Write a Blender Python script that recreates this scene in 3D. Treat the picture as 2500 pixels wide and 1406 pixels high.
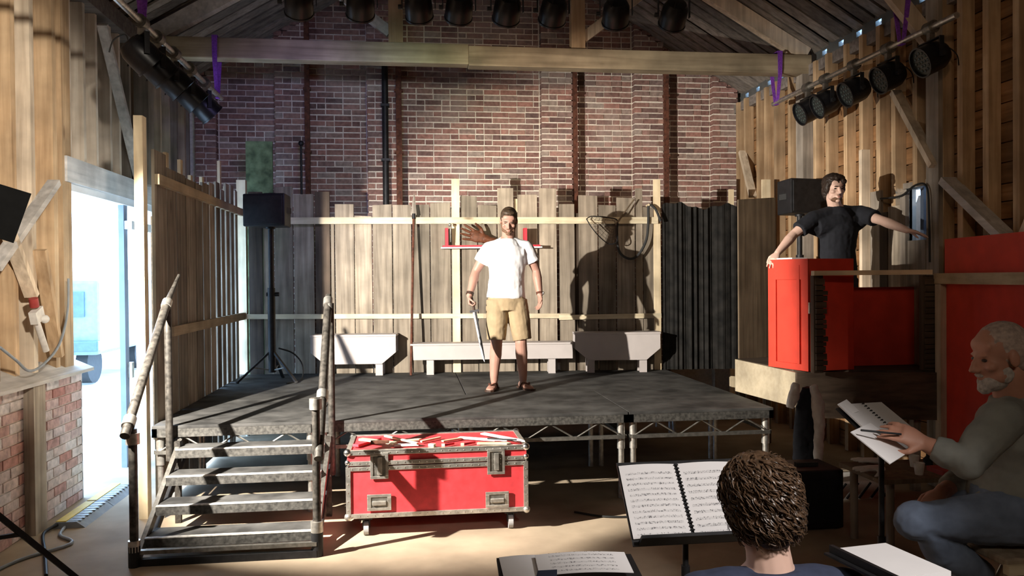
import bpy, bmesh, math, random
from mathutils import Vector, Matrix, Quaternion, noise
from math import sin, cos, pi, radians, sqrt
random.seed(7)
for o in list(bpy.data.objects): bpy.data.objects.remove(o)
SC = bpy.context.scene
COL = SC.collection
V = Vector
# ------------------------------------------------------------------ camera, sky, added fill lights, exposure
FPX = 1950.0
YAW, PIT, ROLL = radians(7.16), radians(.646), .009
CF = V((sin(YAW)*cos(PIT), cos(YAW)*cos(PIT), -sin(PIT)))
R0 = V((cos(YAW), -sin(YAW), 0)); U0 = R0.cross(CF)
CR = R0*cos(ROLL)-U0*sin(ROLL); CU = U0*cos(ROLL)+R0*sin(ROLL)
CP = V((0, 0, 1.77))
cam = bpy.data.cameras.new('camera'); cam.sensor_width = 36; cam.sensor_fit = 'HORIZONTAL'; cam.lens = FPX/2500*36
cam.clip_start = .05; cam.clip_end = 300
co = bpy.data.objects.new('camera', cam); COL.objects.link(co)
co.matrix_world = Matrix.Translation(CP) @ Matrix((CR, CU, -CF)).transposed().to_4x4()
SC.camera = co
wd = bpy.data.worlds.new('sky'); SC.world = wd; wd.use_nodes = True
bg = wd.node_tree.nodes['Background']; bg.inputs[0].default_value = (.42, .66, 1, 1); bg.inputs[1].default_value = 15
SC.view_settings.view_transform = 'Standard'; SC.view_settings.look = 'None'
SC.view_settings.exposure = 0; SC.view_settings.gamma = 1; SC.view_settings.use_curve_mapping = False

def area(name, loc, to, sx, sy, power, col):
    l = bpy.data.lights.new(name, 'AREA'); l.shape = 'RECTANGLE'; l.size = sx; l.size_y = sy; l.energy = power; l.color = col
    o = bpy.data.objects.new(name, l); COL.objects.link(o); o.location = loc
    o.rotation_euler = (V(to)-V(loc)).to_track_quat('-Z', 'Y').to_euler(); return o
area('fill_area', (.6, -1.6, 3.9), (.6, 5, 1.6), 1.6, .5, 27, (1, .84, .66))  # added general fill behind the camera, has no fixture
def fill_spot(loc, to, power, col, ang):  # added fill spot, stands behind the camera without a fixture
    l = bpy.data.lights.new('fill_spot', 'SPOT'); l.energy = power; l.color = col; l.spot_size = radians(ang); l.spot_blend = .6; l.shadow_soft_size = .15
    o = bpy.data.objects.new('fill_spot', l); COL.objects.link(o); o.location = loc; o.rotation_euler = (V(to)-V(loc)).to_track_quat('-Z', 'Y').to_euler()
fill_spot((1.6, -.8, 3.7), (-2.7, 4.35, 2.8), 2900, (1, .91, .78), 30)
fill_spot((-.5, -1.2, 3.7), (4.4, 6.4, 3.6), 130, (1, .66, .38), 34)
fill_spot((1.9, -.5, 3.5), (1.05, 2.5, .95), 540, (1, .93, .88), 27)

def at(u, v, X=None, Y=None, Z=None):
    """world point seen at photo position (u, v) on a plane of known X, Y (or Y = a + b X) or Z"""
    d = CF + CR*((u-1250)/FPX) - CU*((v-703)/FPX)
    if X is not None: t = (X-CP.x)/d.x
    elif Z is not None: t = (Z-CP.z)/d.z
    elif isinstance(Y, tuple): t = (Y[0]-CP.y+Y[1]*CP.x)/(d.y-Y[1]*d.x)
    else: t = (Y-CP.y)/d.y
    return CP + d*t
# ------------------------------------------------------------------ materials
MATS = {}
def nmat(name):
    m = bpy.data.materials.new(name); m.use_nodes = True; MATS[name] = m
    return m, m.node_tree.nodes, m.node_tree.links, m.node_tree.nodes['Principled BSDF']
def rgb(c): return (c[0], c[1], c[2], 1)
def plain(name, c, rough=.6, metal=0, var=.12, scale=14, bump=.0, spec=.4, emit=None, c2=None):
    m, n, l, b = nmat(name)
    b.inputs['Roughness'].default_value = rough; b.inputs['Metallic'].default_value = metal
    b.inputs['Specular IOR Level'].default_value = spec
    tc = n.new('ShaderNodeTexCoord'); no = n.new('ShaderNodeTexNoise'); no.inputs['Scale'].default_value = scale
    no.inputs['Detail'].default_value = 5
    l.new(tc.outputs['Object'], no.inputs['Vector'])
    r = n.new('ShaderNodeValToRGB')
    c2 = c2 or [min(1, x*(1+var)) for x in c]; c1 = [x*(1-var) for x in c]
    r.color_ramp.elements[0].position = .32; r.color_ramp.elements[1].position = .68
    r.color_ramp.elements[0].color = rgb(c1); r.color_ramp.elements[1].color = rgb(c2)
    l.new(no.outputs['Fac'], r.inputs[0]); l.new(r.outputs[0], b.inputs['Base Color'])
    if bump:
        bp = n.new('ShaderNodeBump'); bp.inputs['Strength'].default_value = bump; bp.inputs['Distance'].default_value = .01
        l.new(no.outputs['Fac'], bp.inputs['Height']); l.new(bp.outputs[0], b.inputs['Normal'])
    if emit:
        b.inputs['Emission Color'].default_value = rgb(emit[0]); b.inputs['Emission Strength'].default_value = emit[1]
    return m
def wood(name, c1, c2, axis='Z', rough=.75, vary=.35, knots=True, scale=1.0):
    m, n, l, b = nmat(name); b.inputs['Roughness'].default_value = rough; b.inputs['Specular IOR Level'].default_value = .25
    tc = n.new('ShaderNodeTexCoord'); mp = n.new('ShaderNodeMapping')
    s = {'X': (1.2, 22, 22), 'Y': (22, 1.2, 22), 'Z': (22, 22, 1.2)}[axis]
    mp.inputs['Scale'].default_value = [x*scale for x in s]
    oi = n.new('ShaderNodeObjectInfo')
    ad = n.new('ShaderNodeVectorMath'); ad.operation = 'ADD'
    mu = n.new('ShaderNodeMath'); mu.operation = 'MULTIPLY'; mu.inputs[1].default_value = 37
    l.new(oi.outputs['Random'], mu.inputs[0]); l.new(tc.outputs['Object'], ad.inputs[0]); l.new(mu.outputs[0], ad.inputs[1])
    l.new(ad.outputs[0], mp.inputs[0])
    no = n.new('ShaderNodeTexNoise'); no.inputs['Scale'].default_value = 1; no.inputs['Detail'].default_value = 7; no.inputs['Distortion'].default_value = .4
    l.new(mp.outputs[0], no.inputs['Vector'])
    r = n.new('ShaderNodeValToRGB'); r.color_ramp.elements[0].position = .3; r.color_ramp.elements[1].position = .7
    r.color_ramp.elements[0].color = rgb(c1); r.color_ramp.elements[1].color = rgb(c2)
    l.new(no.outputs['Fac'], r.inputs[0])
    # large blotches of weather
    n2 = n.new('ShaderNodeTexNoise'); n2.inputs['Scale'].default_value = 3.2; n2.inputs['Detail'].default_value = 4
    l.new(ad.outputs[0], n2.inputs['Vector'])
    mr = n.new('ShaderNodeMapRange'); mr.inputs['From Min'].default_value = .3; mr.inputs['From Max'].default_value = .7
    mr.inputs['To Min'].default_value = .72; mr.inputs['To Max'].default_value = 1.2
    l.new(n2.outputs['Fac'], mr.inputs['Value'])
    mr2 = n.new('ShaderNodeMapRange'); mr2.inputs['To Min'].default_value = 1-vary; mr2.inputs['To Max'].default_value = 1+vary*.7
    l.new(oi.outputs['Random'], mr2.inputs['Value'])
    m3 = n.new('ShaderNodeMath'); m3.operation = 'MULTIPLY'; l.new(mr.outputs[0], m3.inputs[0]); l.new(mr2.outputs[0], m3.inputs[1])
    hs = n.new('ShaderNodeHueSaturation'); l.new(r.outputs[0], hs.inputs['Color']); l.new(m3.outputs[0], hs.inputs['Value'])
    out = hs.outputs[0]
    if knots:
        vo = n.new('ShaderNodeTexVoronoi'); vo.inputs['Scale'].default_value = 2.3
        mp2 = n.new('ShaderNodeMapping'); mp2.inputs['Scale'].default_value = {'X': (.5, 1.6, 1.6), 'Y': (1.6, .5, 1.6), 'Z': (1.6, 1.6, .5)}[axis]
        l.new(ad.outputs[0], mp2.inputs[0]); l.new(mp2.outputs[0], vo.inputs['Vector'])
        kr = n.new('ShaderNodeValToRGB'); kr.color_ramp.elements[0].position = .03; kr.color_ramp.elements[1].position = .09
        kr.color_ramp.elements[0].color = (.35, .3, .28, 1); kr.color_ramp.elements[1].color = (1, 1, 1, 1)
        l.new(vo.outputs['Distance'], kr.inputs[0])
        mx = n.new('ShaderNodeMix'); mx.data_type = 'RGBA'; mx.blend_type = 'MULTIPLY'; mx.inputs[0].default_value = .8
        l.new(out, mx.inputs[6]); l.new(kr.outputs[0], mx.inputs[7]); out = mx.outputs[2]
    l.new(out, b.inputs['Base Color'])
    bp = n.new('ShaderNodeBump'); bp.inputs['Strength'].default_value = .35; bp.inputs['Distance'].default_value = .006
    l.new(no.outputs['Fac'], bp.inputs['Height']); l.new(bp.outputs[0], b.inputs['Normal'])
    return m
def brickmat(name, cols, island):
    m, n, l, b = nmat(name); b.inputs['Roughness'].default_value = .9; b.inputs['Specular IOR Level'].default_value = .15
    if island: src = n.new('ShaderNodeNewGeometry').outputs['Random Per Island']
    else: src = n.new('ShaderNodeObjectInfo').outputs['Random']
    r = n.new('ShaderNodeValToRGB'); r.color_ramp.interpolation = 'LINEAR'
    e = r.color_ramp.elements
    while len(e) < len(cols): e.new(.5)
    for i, c in enumerate(cols): e[i].position = i/(len(cols)-1); e[i].color = rgb(c)
    l.new(src, r.inputs[0])
    g = n.new('ShaderNodeNewGeometry'); no = n.new('ShaderNodeTexNoise'); no.inputs['Scale'].default_value = 22; no.inputs['Detail'].default_value = 6
    l.new(g.outputs['Position'], no.inputs['Vector'])
    n3 = n.new('ShaderNodeTexNoise'); n3.inputs['Scale'].default_value = 1.3; n3.inputs['Detail'].default_value = 5
    l.new(g.outputs['Position'], n3.inputs['Vector'])
    mr = n.new('ShaderNodeMapRange'); mr.inputs['From Min'].default_value = .3; mr.inputs['From Max'].default_value = .7
    mr.inputs['To Min'].default_value = .7; mr.inputs['To Max'].default_value = 1.25; l.new(no.outputs['Fac'], mr.inputs['Value'])
    hs = n.new('ShaderNodeHueSaturation'); l.new(r.outputs[0], hs.inputs['Color']); l.new(mr.outputs[0], hs.inputs['Value'])
    # lime smears
    sm = n.new('ShaderNodeMapRange'); sm.inputs['From Min'].default_value = .54; sm.inputs['From Max'].default_value = .72; sm.inputs['To Max'].default_value = .5
    l.new(n3.outputs['Fac'], sm.inputs['Value'])
    mx = n.new('ShaderNodeMix'); mx.data_type = 'RGBA'; l.new(sm.outputs[0], mx.inputs[0]); l.new(hs.outputs[0], mx.inputs[6]); mx.inputs[7].default_value = (.42, .36, .32, 1)
    l.new(mx.outputs[2], b.inputs['Base Color'])
    bp = n.new('ShaderNodeBump'); bp.inputs['Strength'].default_value = .5; bp.inputs['Distance'].default_value = .006
    l.new(no.outputs['Fac'], bp.inputs['Height']); l.new(bp.outputs[0], b.inputs['Normal'])
    return m
wood('fence_v', (.19, .155, .118), (.41, .345, .27), 'Z', vary=.42)
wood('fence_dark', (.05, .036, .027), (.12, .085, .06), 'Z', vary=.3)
wood('pine_x', (.60, .50, .34), (.78, .69, .50), 'X', vary=.12)
wood('pine_y', (.40, .31, .20), (.56, .45, .30), 'Y', vary=.12)
wood('pine_z', (.66, .52, .33), (.84, .71, .50), 'Z', vary=.12)
wood('stud', (.38, .245, .135), (.62, .44, .27), 'Z', vary=.28)
wood('stud_pale', (.46, .36, .26), (.72, .60, .46), 'Z', vary=.3)
wood('plank_y', (.17, .085, .035), (.36, .19, .085), 'Y', vary=.4)
wood('lintel_wood', (.52, .53, .55), (.74, .74, .75), 'Y', vary=.1)
wood('stud_white', (.58, .48, .38), (.80, .71, .60), 'Z', vary=.2)
wood('grey_z', (.20, .17, .14), (.36, .31, .26), 'Z', vary=.2)
wood('grey_y', (.40, .38, .36), (.62, .59, .56), 'Y', vary=.2)
wood('beam_x', (.24, .19, .125), (.46, .38, .26), 'X', vary=.1, scale=.7)
wood('rafter', (.13, .11, .10), (.27, .235, .21), 'X', vary=.3)
wood('roof_board', (.17, .145, .125), (.33, .285, .245), 'X', vary=.4)
wood('sarking', (.035, .03, .028), (.09, .075, .065), 'Y', vary=.4)
wood('brown_board', (.10, .07, .045), (.19, .14, .09), 'Z', vary=.1, knots=False)
wood('ply', (.38, .315, .22), (.46, .39, .28), 'X', vary=.05, knots=False)
wood('board_x', (.055, .038, .027), (.11, .078, .055), 'X', vary=.1)
plain('mortar', (.74, .67, .59), .95, scale=30, bump=.5, spec=.1)
plain('concrete', (.36, .285, .205), .85, scale=2.2, var=.22, bump=.12, spec=.2)
plain('deck', (.045, .044, .043), .72, scale=5, var=.5, bump=.25, c2=(.085, .083, .08), spec=.25)
plain('nosing_pale', (.46, .44, .41), .6, scale=40, var=.3)
plain('deck_edge', (.055, .052, .047), .7, scale=40, var=.6)
plain('black_metal', (.018, .018, .02), .5, .3, scale=20, var=.3)
plain('flat_black', (.006, .006, .006), .95, scale=20, spec=.05)
plain('black_plastic', (.012, .012, .014), .55, scale=20, var=.3)
plain('pipe', (.06, .054, .047), .5, .4, scale=30, var=.6)
plain('alu', (.55, .53, .49), .38, .85, scale=30, var=.25)
plain('alu_dark', (.22, .21, .19), .45, .8, scale=30, var=.3)
plain('case_red', (.60, .045, .055), .55, scale=18, var=.14, bump=.06)
plain('prop_red', (.60, .045, .022), .6, scale=6, var=.12)
plain('shelf_red', (.55, .03, .05), .6, scale=12)
plain('bench', (.52, .47, .455), .6, scale=6, var=.05)
plain('bright_metal', (.8, .8, .8), .25, 1, scale=30)
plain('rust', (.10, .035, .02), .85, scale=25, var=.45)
plain('paper', (.80, .79, .80), .8, scale=8, var=.03)
plain('ink', (.03, .03, .035), .8, scale=20)
plain('purple', (.20, .05, .42), .7, scale=60, var=.3)
plain('rubber', (.03, .03, .03), .8)
plain('wheel_grey', (.35, .35, .36), .6)
plain('cable_black', (.012, .012, .012), .6)
plain('skin_tan', (.43, .235, .18), .5, scale=9, var=.10)
plain('skin_pale', (.70, .47, .38), .5, scale=9, var=.08)
plain('skin_red', (.52, .26, .18), .5, scale=9, var=.14)
plain('tee_white', (.86, .86, .88), .85, scale=30, var=.02)
plain('tee_black', (.010, .011, .016), .9, scale=30, var=.15)
plain('tee_navy', (.035, .045, .085), .9, scale=30, var=.15)
plain('shirt_grey', (.26, .27, .25), .9, scale=14, var=.14)
plain('khaki', (.35, .26, .155), .85, scale=14, var=.10)
plain('denim', (.17, .22, .32), .9, scale=12, var=.25)
plain('denim_dark', (.03, .035, .05), .9, scale=12, var=.25)
plain('hair_brown', (.055, .034, .02), .55, scale=50, var=.4)
plain('hair_dark', (.028, .017, .012), .55, scale=50, var=.4)
plain('hair_curl', (.085, .05, .029), .38, scale=60, var=.5)
plain('hair_grey', (.46, .36, .31), .8, scale=60, var=.25)
plain('beard_brown', (.16, .085, .05), .8, scale=90, var=.5)
plain('beard_grey', (.48, .43, .39), .85, scale=70, var=.25)
plain('eye', (.05, .035, .03), .3)
plain('lip', (.48, .20, .16), .5)
plain('leather', (.05, .025, .016), .6, scale=30)
plain('glove_brown', (.13, .043, .02), .55, scale=22, var=.35)
plain('steel', (.34, .34, .36), .35, .9, scale=30, var=.2)
plain('ground_out', (.75, .73, .70), .9, scale=3)
plain('van_white', (.13, .18, .20), .5)
plain('van_glass', (.05, .09, .13), .3)
plain('jamb_white', (.74, .76, .80), .7, scale=6, var=.05)
plain('jamb_blue', (.20, .24, .32), .6, scale=6)
plain('moss', (.10, .15, .07), .9, scale=9, var=.5, c2=(.20, .26, .13))
plain('drape', (.009, .0085, .008), .95, scale=9, var=.5, c2=(.022, .02, .018))
plain('eave_metal', (.16, .17, .17), .5, .4, scale=10)
plain('yellow', (.75, .55, .05), .6)
plain('ramp_grey', (.28, .31, .34), .6)
plain('white_cloth', (.62, .58, .56), .9, scale=20, var=.1)
plain('white_plastic', (.65, .62, .58), .5, scale=20)
plain('book_red', (.32, .04, .035), .6)
plain('blue_plastic', (.03, .12, .35), .5)
plain('shutter_blue', (.10, .13, .19), .5)
plain('lens_dark', (.03, .035, .035), .25)
plain('led_off', (.06, .075, .07), .3)
plain('led_blue', (.05, .12, .4), .3, emit=((.18, .34, 1), 1.1))
plain('gel_blue', (.06, .10, .26), .35)
plain('lamp_glass', (1, .96, .9), .3, emit=((1, .93, .82), 30))
plain('brick_white', (.62, .58, .57), .9, scale=16, var=.2, bump=.3, c2=(.74, .70, .69))
BR = [tuple(min(1, .66*x*1.42+.36*(c[0]+c[1]+c[2])/3*1.42) for x in c) for c in [(.22, .085, .06), (.14, .06, .05), (.28, .12, .08), (.17, .10, .085), (.30, .11, .075), (.10, .055, .05), (.24, .10, .07), (.24, .17, .135), (.20, .08, .06)]]
brickmat('brick', BR, False); brickmat('brick_many', BR, True)
brickmat('brick_painted', [(.66, .60, .58), (.50, .26, .22), (.70, .64, .62), (.62, .50, .46), (.44, .20, .17), (.68, .63, .62)], False)
# ------------------------------------------------------------------ mesh builder
class MB:
    def __init__(s): s.v = []; s.f = []
    def add(s, vs, fs):
        o = len(s.v); s.v += [tuple(x) for x in vs]; s.f += [tuple(i+o for i in f) for f in fs]; return s
    def hexa(s, c):  # 8 corners: bottom 4 (ccw), top 4
        return s.add(c, [(0, 3, 2, 1), (4, 5, 6, 7), (0, 1, 5, 4), (1, 2, 6, 5), (2, 3, 7, 6), (3, 0, 4, 7)])
    def box(s, x0, x1, y0, y1, z0, z1):
        return s.hexa([(x0, y0, z0), (x1, y0, z0), (x1, y1, z0), (x0, y1, z0), (x0, y0, z1), (x1, y0, z1), (x1, y1, z1), (x0, y1, z1)])
    def rbox(s, c, size, M=None):
        a, b, d = [x/2 for x in size]; c = V(c)
        pts = [V(p) for p in [(-a, -b, -d), (a, -b, -d), (a, b, -d), (-a, b, -d), (-a, -b, d), (a, -b, d), (a, b, d), (-a, b, d)]]
        if M is not None: pts = [M @ p for p in pts]
        return s.hexa([c+p for p in pts])
    def beam(s, p, q, w, h, up=(0, 0, 1)):
        p, q = V(p), V(q); d = (q-p).normalized(); up = V(up)
        if abs(d.dot(up.normalized())) > .98: up = V((0, 1, 0))
        a = d.cross(up).normalized()*(w/2); b = a.normalized().cross(d).normalized()*(h/2)
        return s.hexa([p-a-b, p+a-b, q+a-b, q-a-b, p-a+b, p+a+b, q+a+b, q-a+b])
    def prism(s, poly, fn0, fn1):
        n = len(poly); a = [fn0(*p) for p in poly]; b = [fn1(*p) for p in poly]
        return s.add(a+b, [tuple(range(n))[::-1], tuple(range(n, 2*n))]+[(i, (i+1) % n, n+(i+1) % n, n+i) for i in range(n)])
    def rings(s, R, cap=True):
        n = len(R[0]); vs = [p for r in R for p in r]; fs = []
        for k in range(len(R)-1):
            for i in range(n):
                j = (i+1) % n; fs.append((k*n+i, k*n+j, (k+1)*n+j, (k+1)*n+i))
        if cap: fs += [tuple(range(n))[::-1], tuple(range((len(R)-1)*n, len(R)*n))]
        return s.add(vs, fs)
    def loft(s, pts, rad, side=None, seg=12, cap=True):
        pts = [V(p) for p in pts]; R = []; prev = None
        for i, p in enumerate(pts):
            t = (pts[min(i+1, len(pts)-1)]-pts[max(i-1, 0)]).normalized()
            sd = side[i] if isinstance(side, list) else side
            if sd is None: sd = prev if prev is not None else (V((1, 0, 0)) if abs(t.x) < .8 else V((0, 1, 0)))
            sd = V(sd); a = (sd-t*sd.dot(t)).normalized(); b = t.cross(a); prev = a
            r = rad[i] if isinstance(rad, (list, tuple)) else rad
            if not isinstance(r, (list, tuple)): r = (r, r)
            R.append([p+a*(r[0]*cos(2*pi*k/seg))+b*(r[1]*sin(2*pi*k/seg)) for k in range(seg)])
        return s.rings(R, cap)
    def cyl(s, p, q, r, r2=None, seg=14): return s.loft([p, q], [r, r if r2 is None else r2], seg=seg)
    def tube(s, pts, r, seg=8): return s.loft(smooth_path(pts), r, seg=seg)
    def ell(s, c, r, M=None, nu=16, nv=10):
        c = V(c); r = (r, r, r) if not isinstance(r, (list, tuple)) else r
        vs = []; fs = []
        for j in range(1, nv):
            t = pi*j/nv
            for i in range(nu):
                a = 2*pi*i/nu; p = V((r[0]*sin(t)*cos(a), r[1]*sin(t)*sin(a), r[2]*cos(t))); vs.append(c+(M @ p if M is not None else p))
        for p in (V((0, 0, r[2])), V((0, 0, -r[2]))): vs.append(c+(M @ p if M is not None else p))
        T = len(vs)-2
        for j in range(nv-2):
            for i in range(nu):
                k = (i+1) % nu; fs.append((j*nu+i, (j+1)*nu+i, (j+1)*nu+k, j*nu+k))
        for i in range(nu):
            k = (i+1) % nu; fs.append((T, i, k)); fs.append((T+1, (nv-2)*nu+k, (nv-2)*nu+i))
        return s.add(vs, fs)
    def lathe(s, prof, c=(0, 0, 0), M=None, seg=20):  # prof: (r, z) along local z
        c = V(c); R = []
        for r, z in prof:
            ring = [V((max(r, 1e-4)*cos(2*pi*k/seg), max(r, 1e-4)*sin(2*pi*k/seg), z)) for k in range(seg)]
            R.append([c+(M @ p if M is not None else p) for p in ring])
        return s.rings(R)
    def mesh(s, name, smooth=False):
        me = bpy.data.meshes.new(name); me.from_pydata(s.v, [], s.f)
        bm = bmesh.new(); bm.from_mesh(me); bmesh.ops.recalc_face_normals(bm, faces=bm.faces)
        if smooth:
            for fc in bm.faces: fc.smooth = True
            for e in bm.edges: e.smooth = (len(e.link_faces) == 2 and e.calc_face_angle(0) < .7)
        bm.to_mesh(me); bm.free(); return me
    def build(s, name, mat, parent=None, smooth=False, bevel=0):
        me = s.mesh(name, smooth); me.materials.append(MATS[mat]); return link(name, me, parent, bevel)
def smooth_path(pts, sub=5):
    pts = [V(p) for p in pts]
    if len(pts) < 3: return pts
    out = []
    for i in range(len(pts)-1):
        a, b, c, d = pts[max(i-1, 0)], pts[i], pts[i+1], pts[min(i+2, len(pts)-1)]
        for k in range(sub):
            t = k/sub; out.append(.5*((2*b)+(c-a)*t+(2*a-5*b+4*c-d)*t*t+(3*b-a-3*c+d)*t**3))
    out.append(pts[-1]); return out
def link(name, me, parent=None, bevel=0):
    o = bpy.data.objects.new(name, me); COL.objects.link(o)
    if parent:
        o.parent = parent
        if parent.type == 'EMPTY': o.matrix_parent_inverse = Matrix.Translation(-parent.location)
        elif parent.parent: o.matrix_parent_inverse = Matrix.Identity(4)
    if bevel:
        b = o.modifiers.new('bevel', 'BEVEL'); b.width = bevel; b.segments = 2; b.limit_method = 'ANGLE'
    return o
def tag(o, label=None, cat=None, group=None, kind=None):
    if label: o['label'] = label
    if cat: o['category'] = cat
    if group: o['group'] = group
    if kind: o['kind'] = kind
    return o
def thing(name, loc, label, cat, group=None):
    o = bpy.data.objects.new(name, None); COL.objects.link(o); o.location = loc; o.empty_display_size = .1
    return tag(o, label, cat, group)
def tri(mb=None): return MB()
def spot(name, loc, to, power, col, ang, blend=.3, rad=.03, parent=None):
    l = bpy.data.lights.new(name, 'SPOT'); l.energy = power; l.color = col; l.spot_size = radians(ang); l.spot_blend = blend; l.shadow_soft_size = rad
    o = bpy.data.objects.new(name, l); COL.objects.link(o); o.location = loc
    o.rotation_euler = (V(to)-V(loc)).to_track_quat('-Z', 'Y').to_euler()
    return o
# ------------------------------------------------------------------ the barn shell
XL, XR, YB, YF, EV, XC = -2.7, 4.46, 10.6, -3.0, 4.27, .88
SL = math.tan(radians(31))
def roofz(x): return EV + ((x-XL) if x < XC else (XR-x))*SL
fl = MB().box(XL-.3, XR+.3, YF-.2, YB+.3, -.15, 0).build('floor', 'concrete'); tag(fl, kind='structure')
go = MB().box(-60, XL-.3, -40, 70, -.2, -.03).build('ground_outside', 'ground_out'); tag(go, kind='structure')
# back wall: mortar core with pilasters
PIL = [(-2.7, -2.42), (-1.72, -1.31), (-.56, -.14), (1.72, 2.16), (2.99, 3.42), (4.09, 4.46)]
core = MB()
core.prism([(XL-.3, -.1), (XR+.3, -.1), (XR+.3, EV), (XC, roofz(XC)+.2), (XL-.3, EV)], lambda x, z: (x, YB+.012, z), lambda x, z: (x, YB+.25, z))
for a, b in PIL:
    core.prism([(a+.02, 0), (b-.02, 0), (b-.02, roofz(b)), (a+.02, roofz(a))], lambda x, z: (x, YB-.098, z), lambda x, z: (x, YB+.02, z))
wb = core.build('wall_back', 'mortar'); tag(wb, kind='structure')
# bricks
rb = random.Random(3)
segs = []; x = XL
for a, b in PIL:
    if a > x+.02: segs.append((x, a, YB))
    segs.append((a, b, YB-.11)); x = b
bricks = []
CH = .0745
row = 0; z = 2.13-CH*20
while z < 5.75:
    for a, b, yy in segs:
        xx = a+.004; first = True
        while xx < b-.02:
            r = rb.random()
            L = .108 if (r < .2 or (first and row % 2)) else .218
            first = False
            if b-(xx+L) < .06: L = b-xx-.004
            if L > .26: L = L/2
            if roofz(xx+L/2) > z-.1: bricks.append((xx+L/2, yy, z+CH/2, L-.008+rb.uniform(-.006, .004)))
            xx += L+.004
    row += 1; z += CH
ub = MB().box(-.5, .5, -.5, .5, -.5, .5)
ubm = ub.mesh('brick'); ubm.materials.append(MATS['brick'])
bricks.sort(key=lambda q: abs(q[0]-1.45)/2.3+abs(q[2]-3.25)/.95 if False else max(abs(q[0]-1.2)/2.35, abs(q[2]-3.33)/.73))
rest = MB()
for i, (bx, by, bz, L) in enumerate(bricks):
    dy = rb.uniform(-.004, .004); h = .058+rb.uniform(-.003, .003); dz = rb.uniform(-.0025, .0025); dp = .06 if by > YB-.05 else .112
    if i < 300:
        o = link('brick', ubm, wb); o.location = (bx, by+dp/2+dy, bz+dz); o.scale = (L, dp, h); o.rotation_euler = (0, rb.uniform(-.006, .006), 0)
    else:
        rest.rbox((bx, by+dp/2+dy, bz+dz), (L, dp, h))
o = rest.build('brick_courses', 'brick_many', wb); tag(o, kind='stuff')
# narrow rust brown strips along the pilaster edges, and rain pipe
for u, w, lab in ((751, .062, 'rust brown strip up the pilaster edge beside the round headed pole'), (974, .075, 'broad rust brown strip up the pilaster edge beside the rain pipe'), (1404, .055, 'rust brown strip up the pilaster edge over the middle of the fence'), (1626, .06, 'rust brown strip up the pilaster edge over the dark drape')):
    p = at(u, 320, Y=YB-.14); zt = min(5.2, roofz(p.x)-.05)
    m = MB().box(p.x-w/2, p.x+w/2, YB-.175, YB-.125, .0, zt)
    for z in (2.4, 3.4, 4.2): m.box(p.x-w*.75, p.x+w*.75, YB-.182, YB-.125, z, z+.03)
    o = m.build('brown_strip', 'rust'); tag(o, lab, 'strap', 'rust brown strips on the brick wall')
p = at(941, 320, Y=YB-.15); m = MB().cyl((p.x, YB-.185, 0), (p.x, YB-.185, 4.75), .04)
for zz in (2.6, 3.3, 4.0): m.box(p.x-.055, p.x+.055, YB-.235, YB-.135, zz, zz+.03)
o = m.build('rain_pipe', 'black_metal', smooth=True); tag(o, 'dark pipe running down the brick wall beside a pilaster', 'pipe')
p = at(735, 350, Y=10.2)
m = MB().cyl((p.x, 10.2, 0), (p.x, 10.2, p.z-.03), .014).ell((p.x, 10.2, p.z), .035)
o = m.build('round_headed_pole', 'black_metal', smooth=True); tag(o, 'thin black pole with a round head behind the plank fence', 'pole')
a = at(600, 345, Y=9.9); b = at(667, 480, Y=9.9)
m = MB().box(a.x, b.x, 9.88, 9.92, 0, a.z)
o = m.build('mossy_board', 'moss'); tag(o, 'mossy green stained board standing behind the speaker', 'board')

# right wall
wa, wbp = at(2212, 540, X=XR), at(2284, 540, X=XR)
WY0, WY1 = wbp.y, wa.y; WZ0, WZ1 = 1.88, at(2250, 455, X=XR).z
wr = MB()
ER = EV-.15
for y0, y1, z0, z1 in ((YF, WY0, 0, ER), (WY1, YB, 0, ER), (WY0, WY1, 0, WZ0), (WY0, WY1, WZ1, ER)): wr.box(XR+.035, XR+.06, y0, y1, z0, z1)
wr = wr.build('wall_right', 'plank_y'); tag(wr, kind='structure')
zz = 0; k = 0
pr_ = random.Random(5)
def planks(parent, x0, x1, spans, zlo, zhi):
    for y0, y1 in spans:
        o = MB().box(x0+pr_.uniform(0, .006), x1, y0, y1, zlo+.004, zhi-.006).build('plank', 'plank_y', parent)
while zz < ER-.02:
    h = pr_.choice((.135, .15, .16)); hi = min(zz+h, ER)
    sp = [(YF, 3.2), (3.2, YB)]
    if hi > WZ0 and zz < WZ1: sp = [(YF, 3.2), (3.2, WY0), (WY1, YB)]
    planks(wr, XR+.005, XR+.034, sp, zz, hi); zz = hi
for i in range(33):
    y = 1.15+i*.295+pr_.uniform(-.04, .04)
    if y > YB-.06: continue
    z0 = 0 if not (WY0-.03 < y < WY1+.03) else WZ1
    MB().box(XR-.10+pr_.uniform(-.01, .01), XR+.004, y-.032, y+.032, z0, ER-.01).build('stud', 'stud', wr)
for p, q in (((2186, 225), (2282, 405)), ((1812, 370), (1838, 480))):
    a = at(*p, X=XR-.14); b = at(*q, X=XR-.14); MB().beam(a, b, .05, .09, (1, 0, 0)).build('brace', 'stud_pale', wr)
a = at(2312, 440, X=XR-.16); b = at(2520, 640, X=XR-.16); MB().beam(a, b, .06, .13, (1, 0, 0)).build('brace', 'grey_y', wr)
a = at(2480, 640, X=XR-.2); b = at(2540, 500, X=XR-.2); MB().beam(a, b, .06, .1, (1, 0, 0)).build('brace', 'stud_pale', wr)
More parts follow.
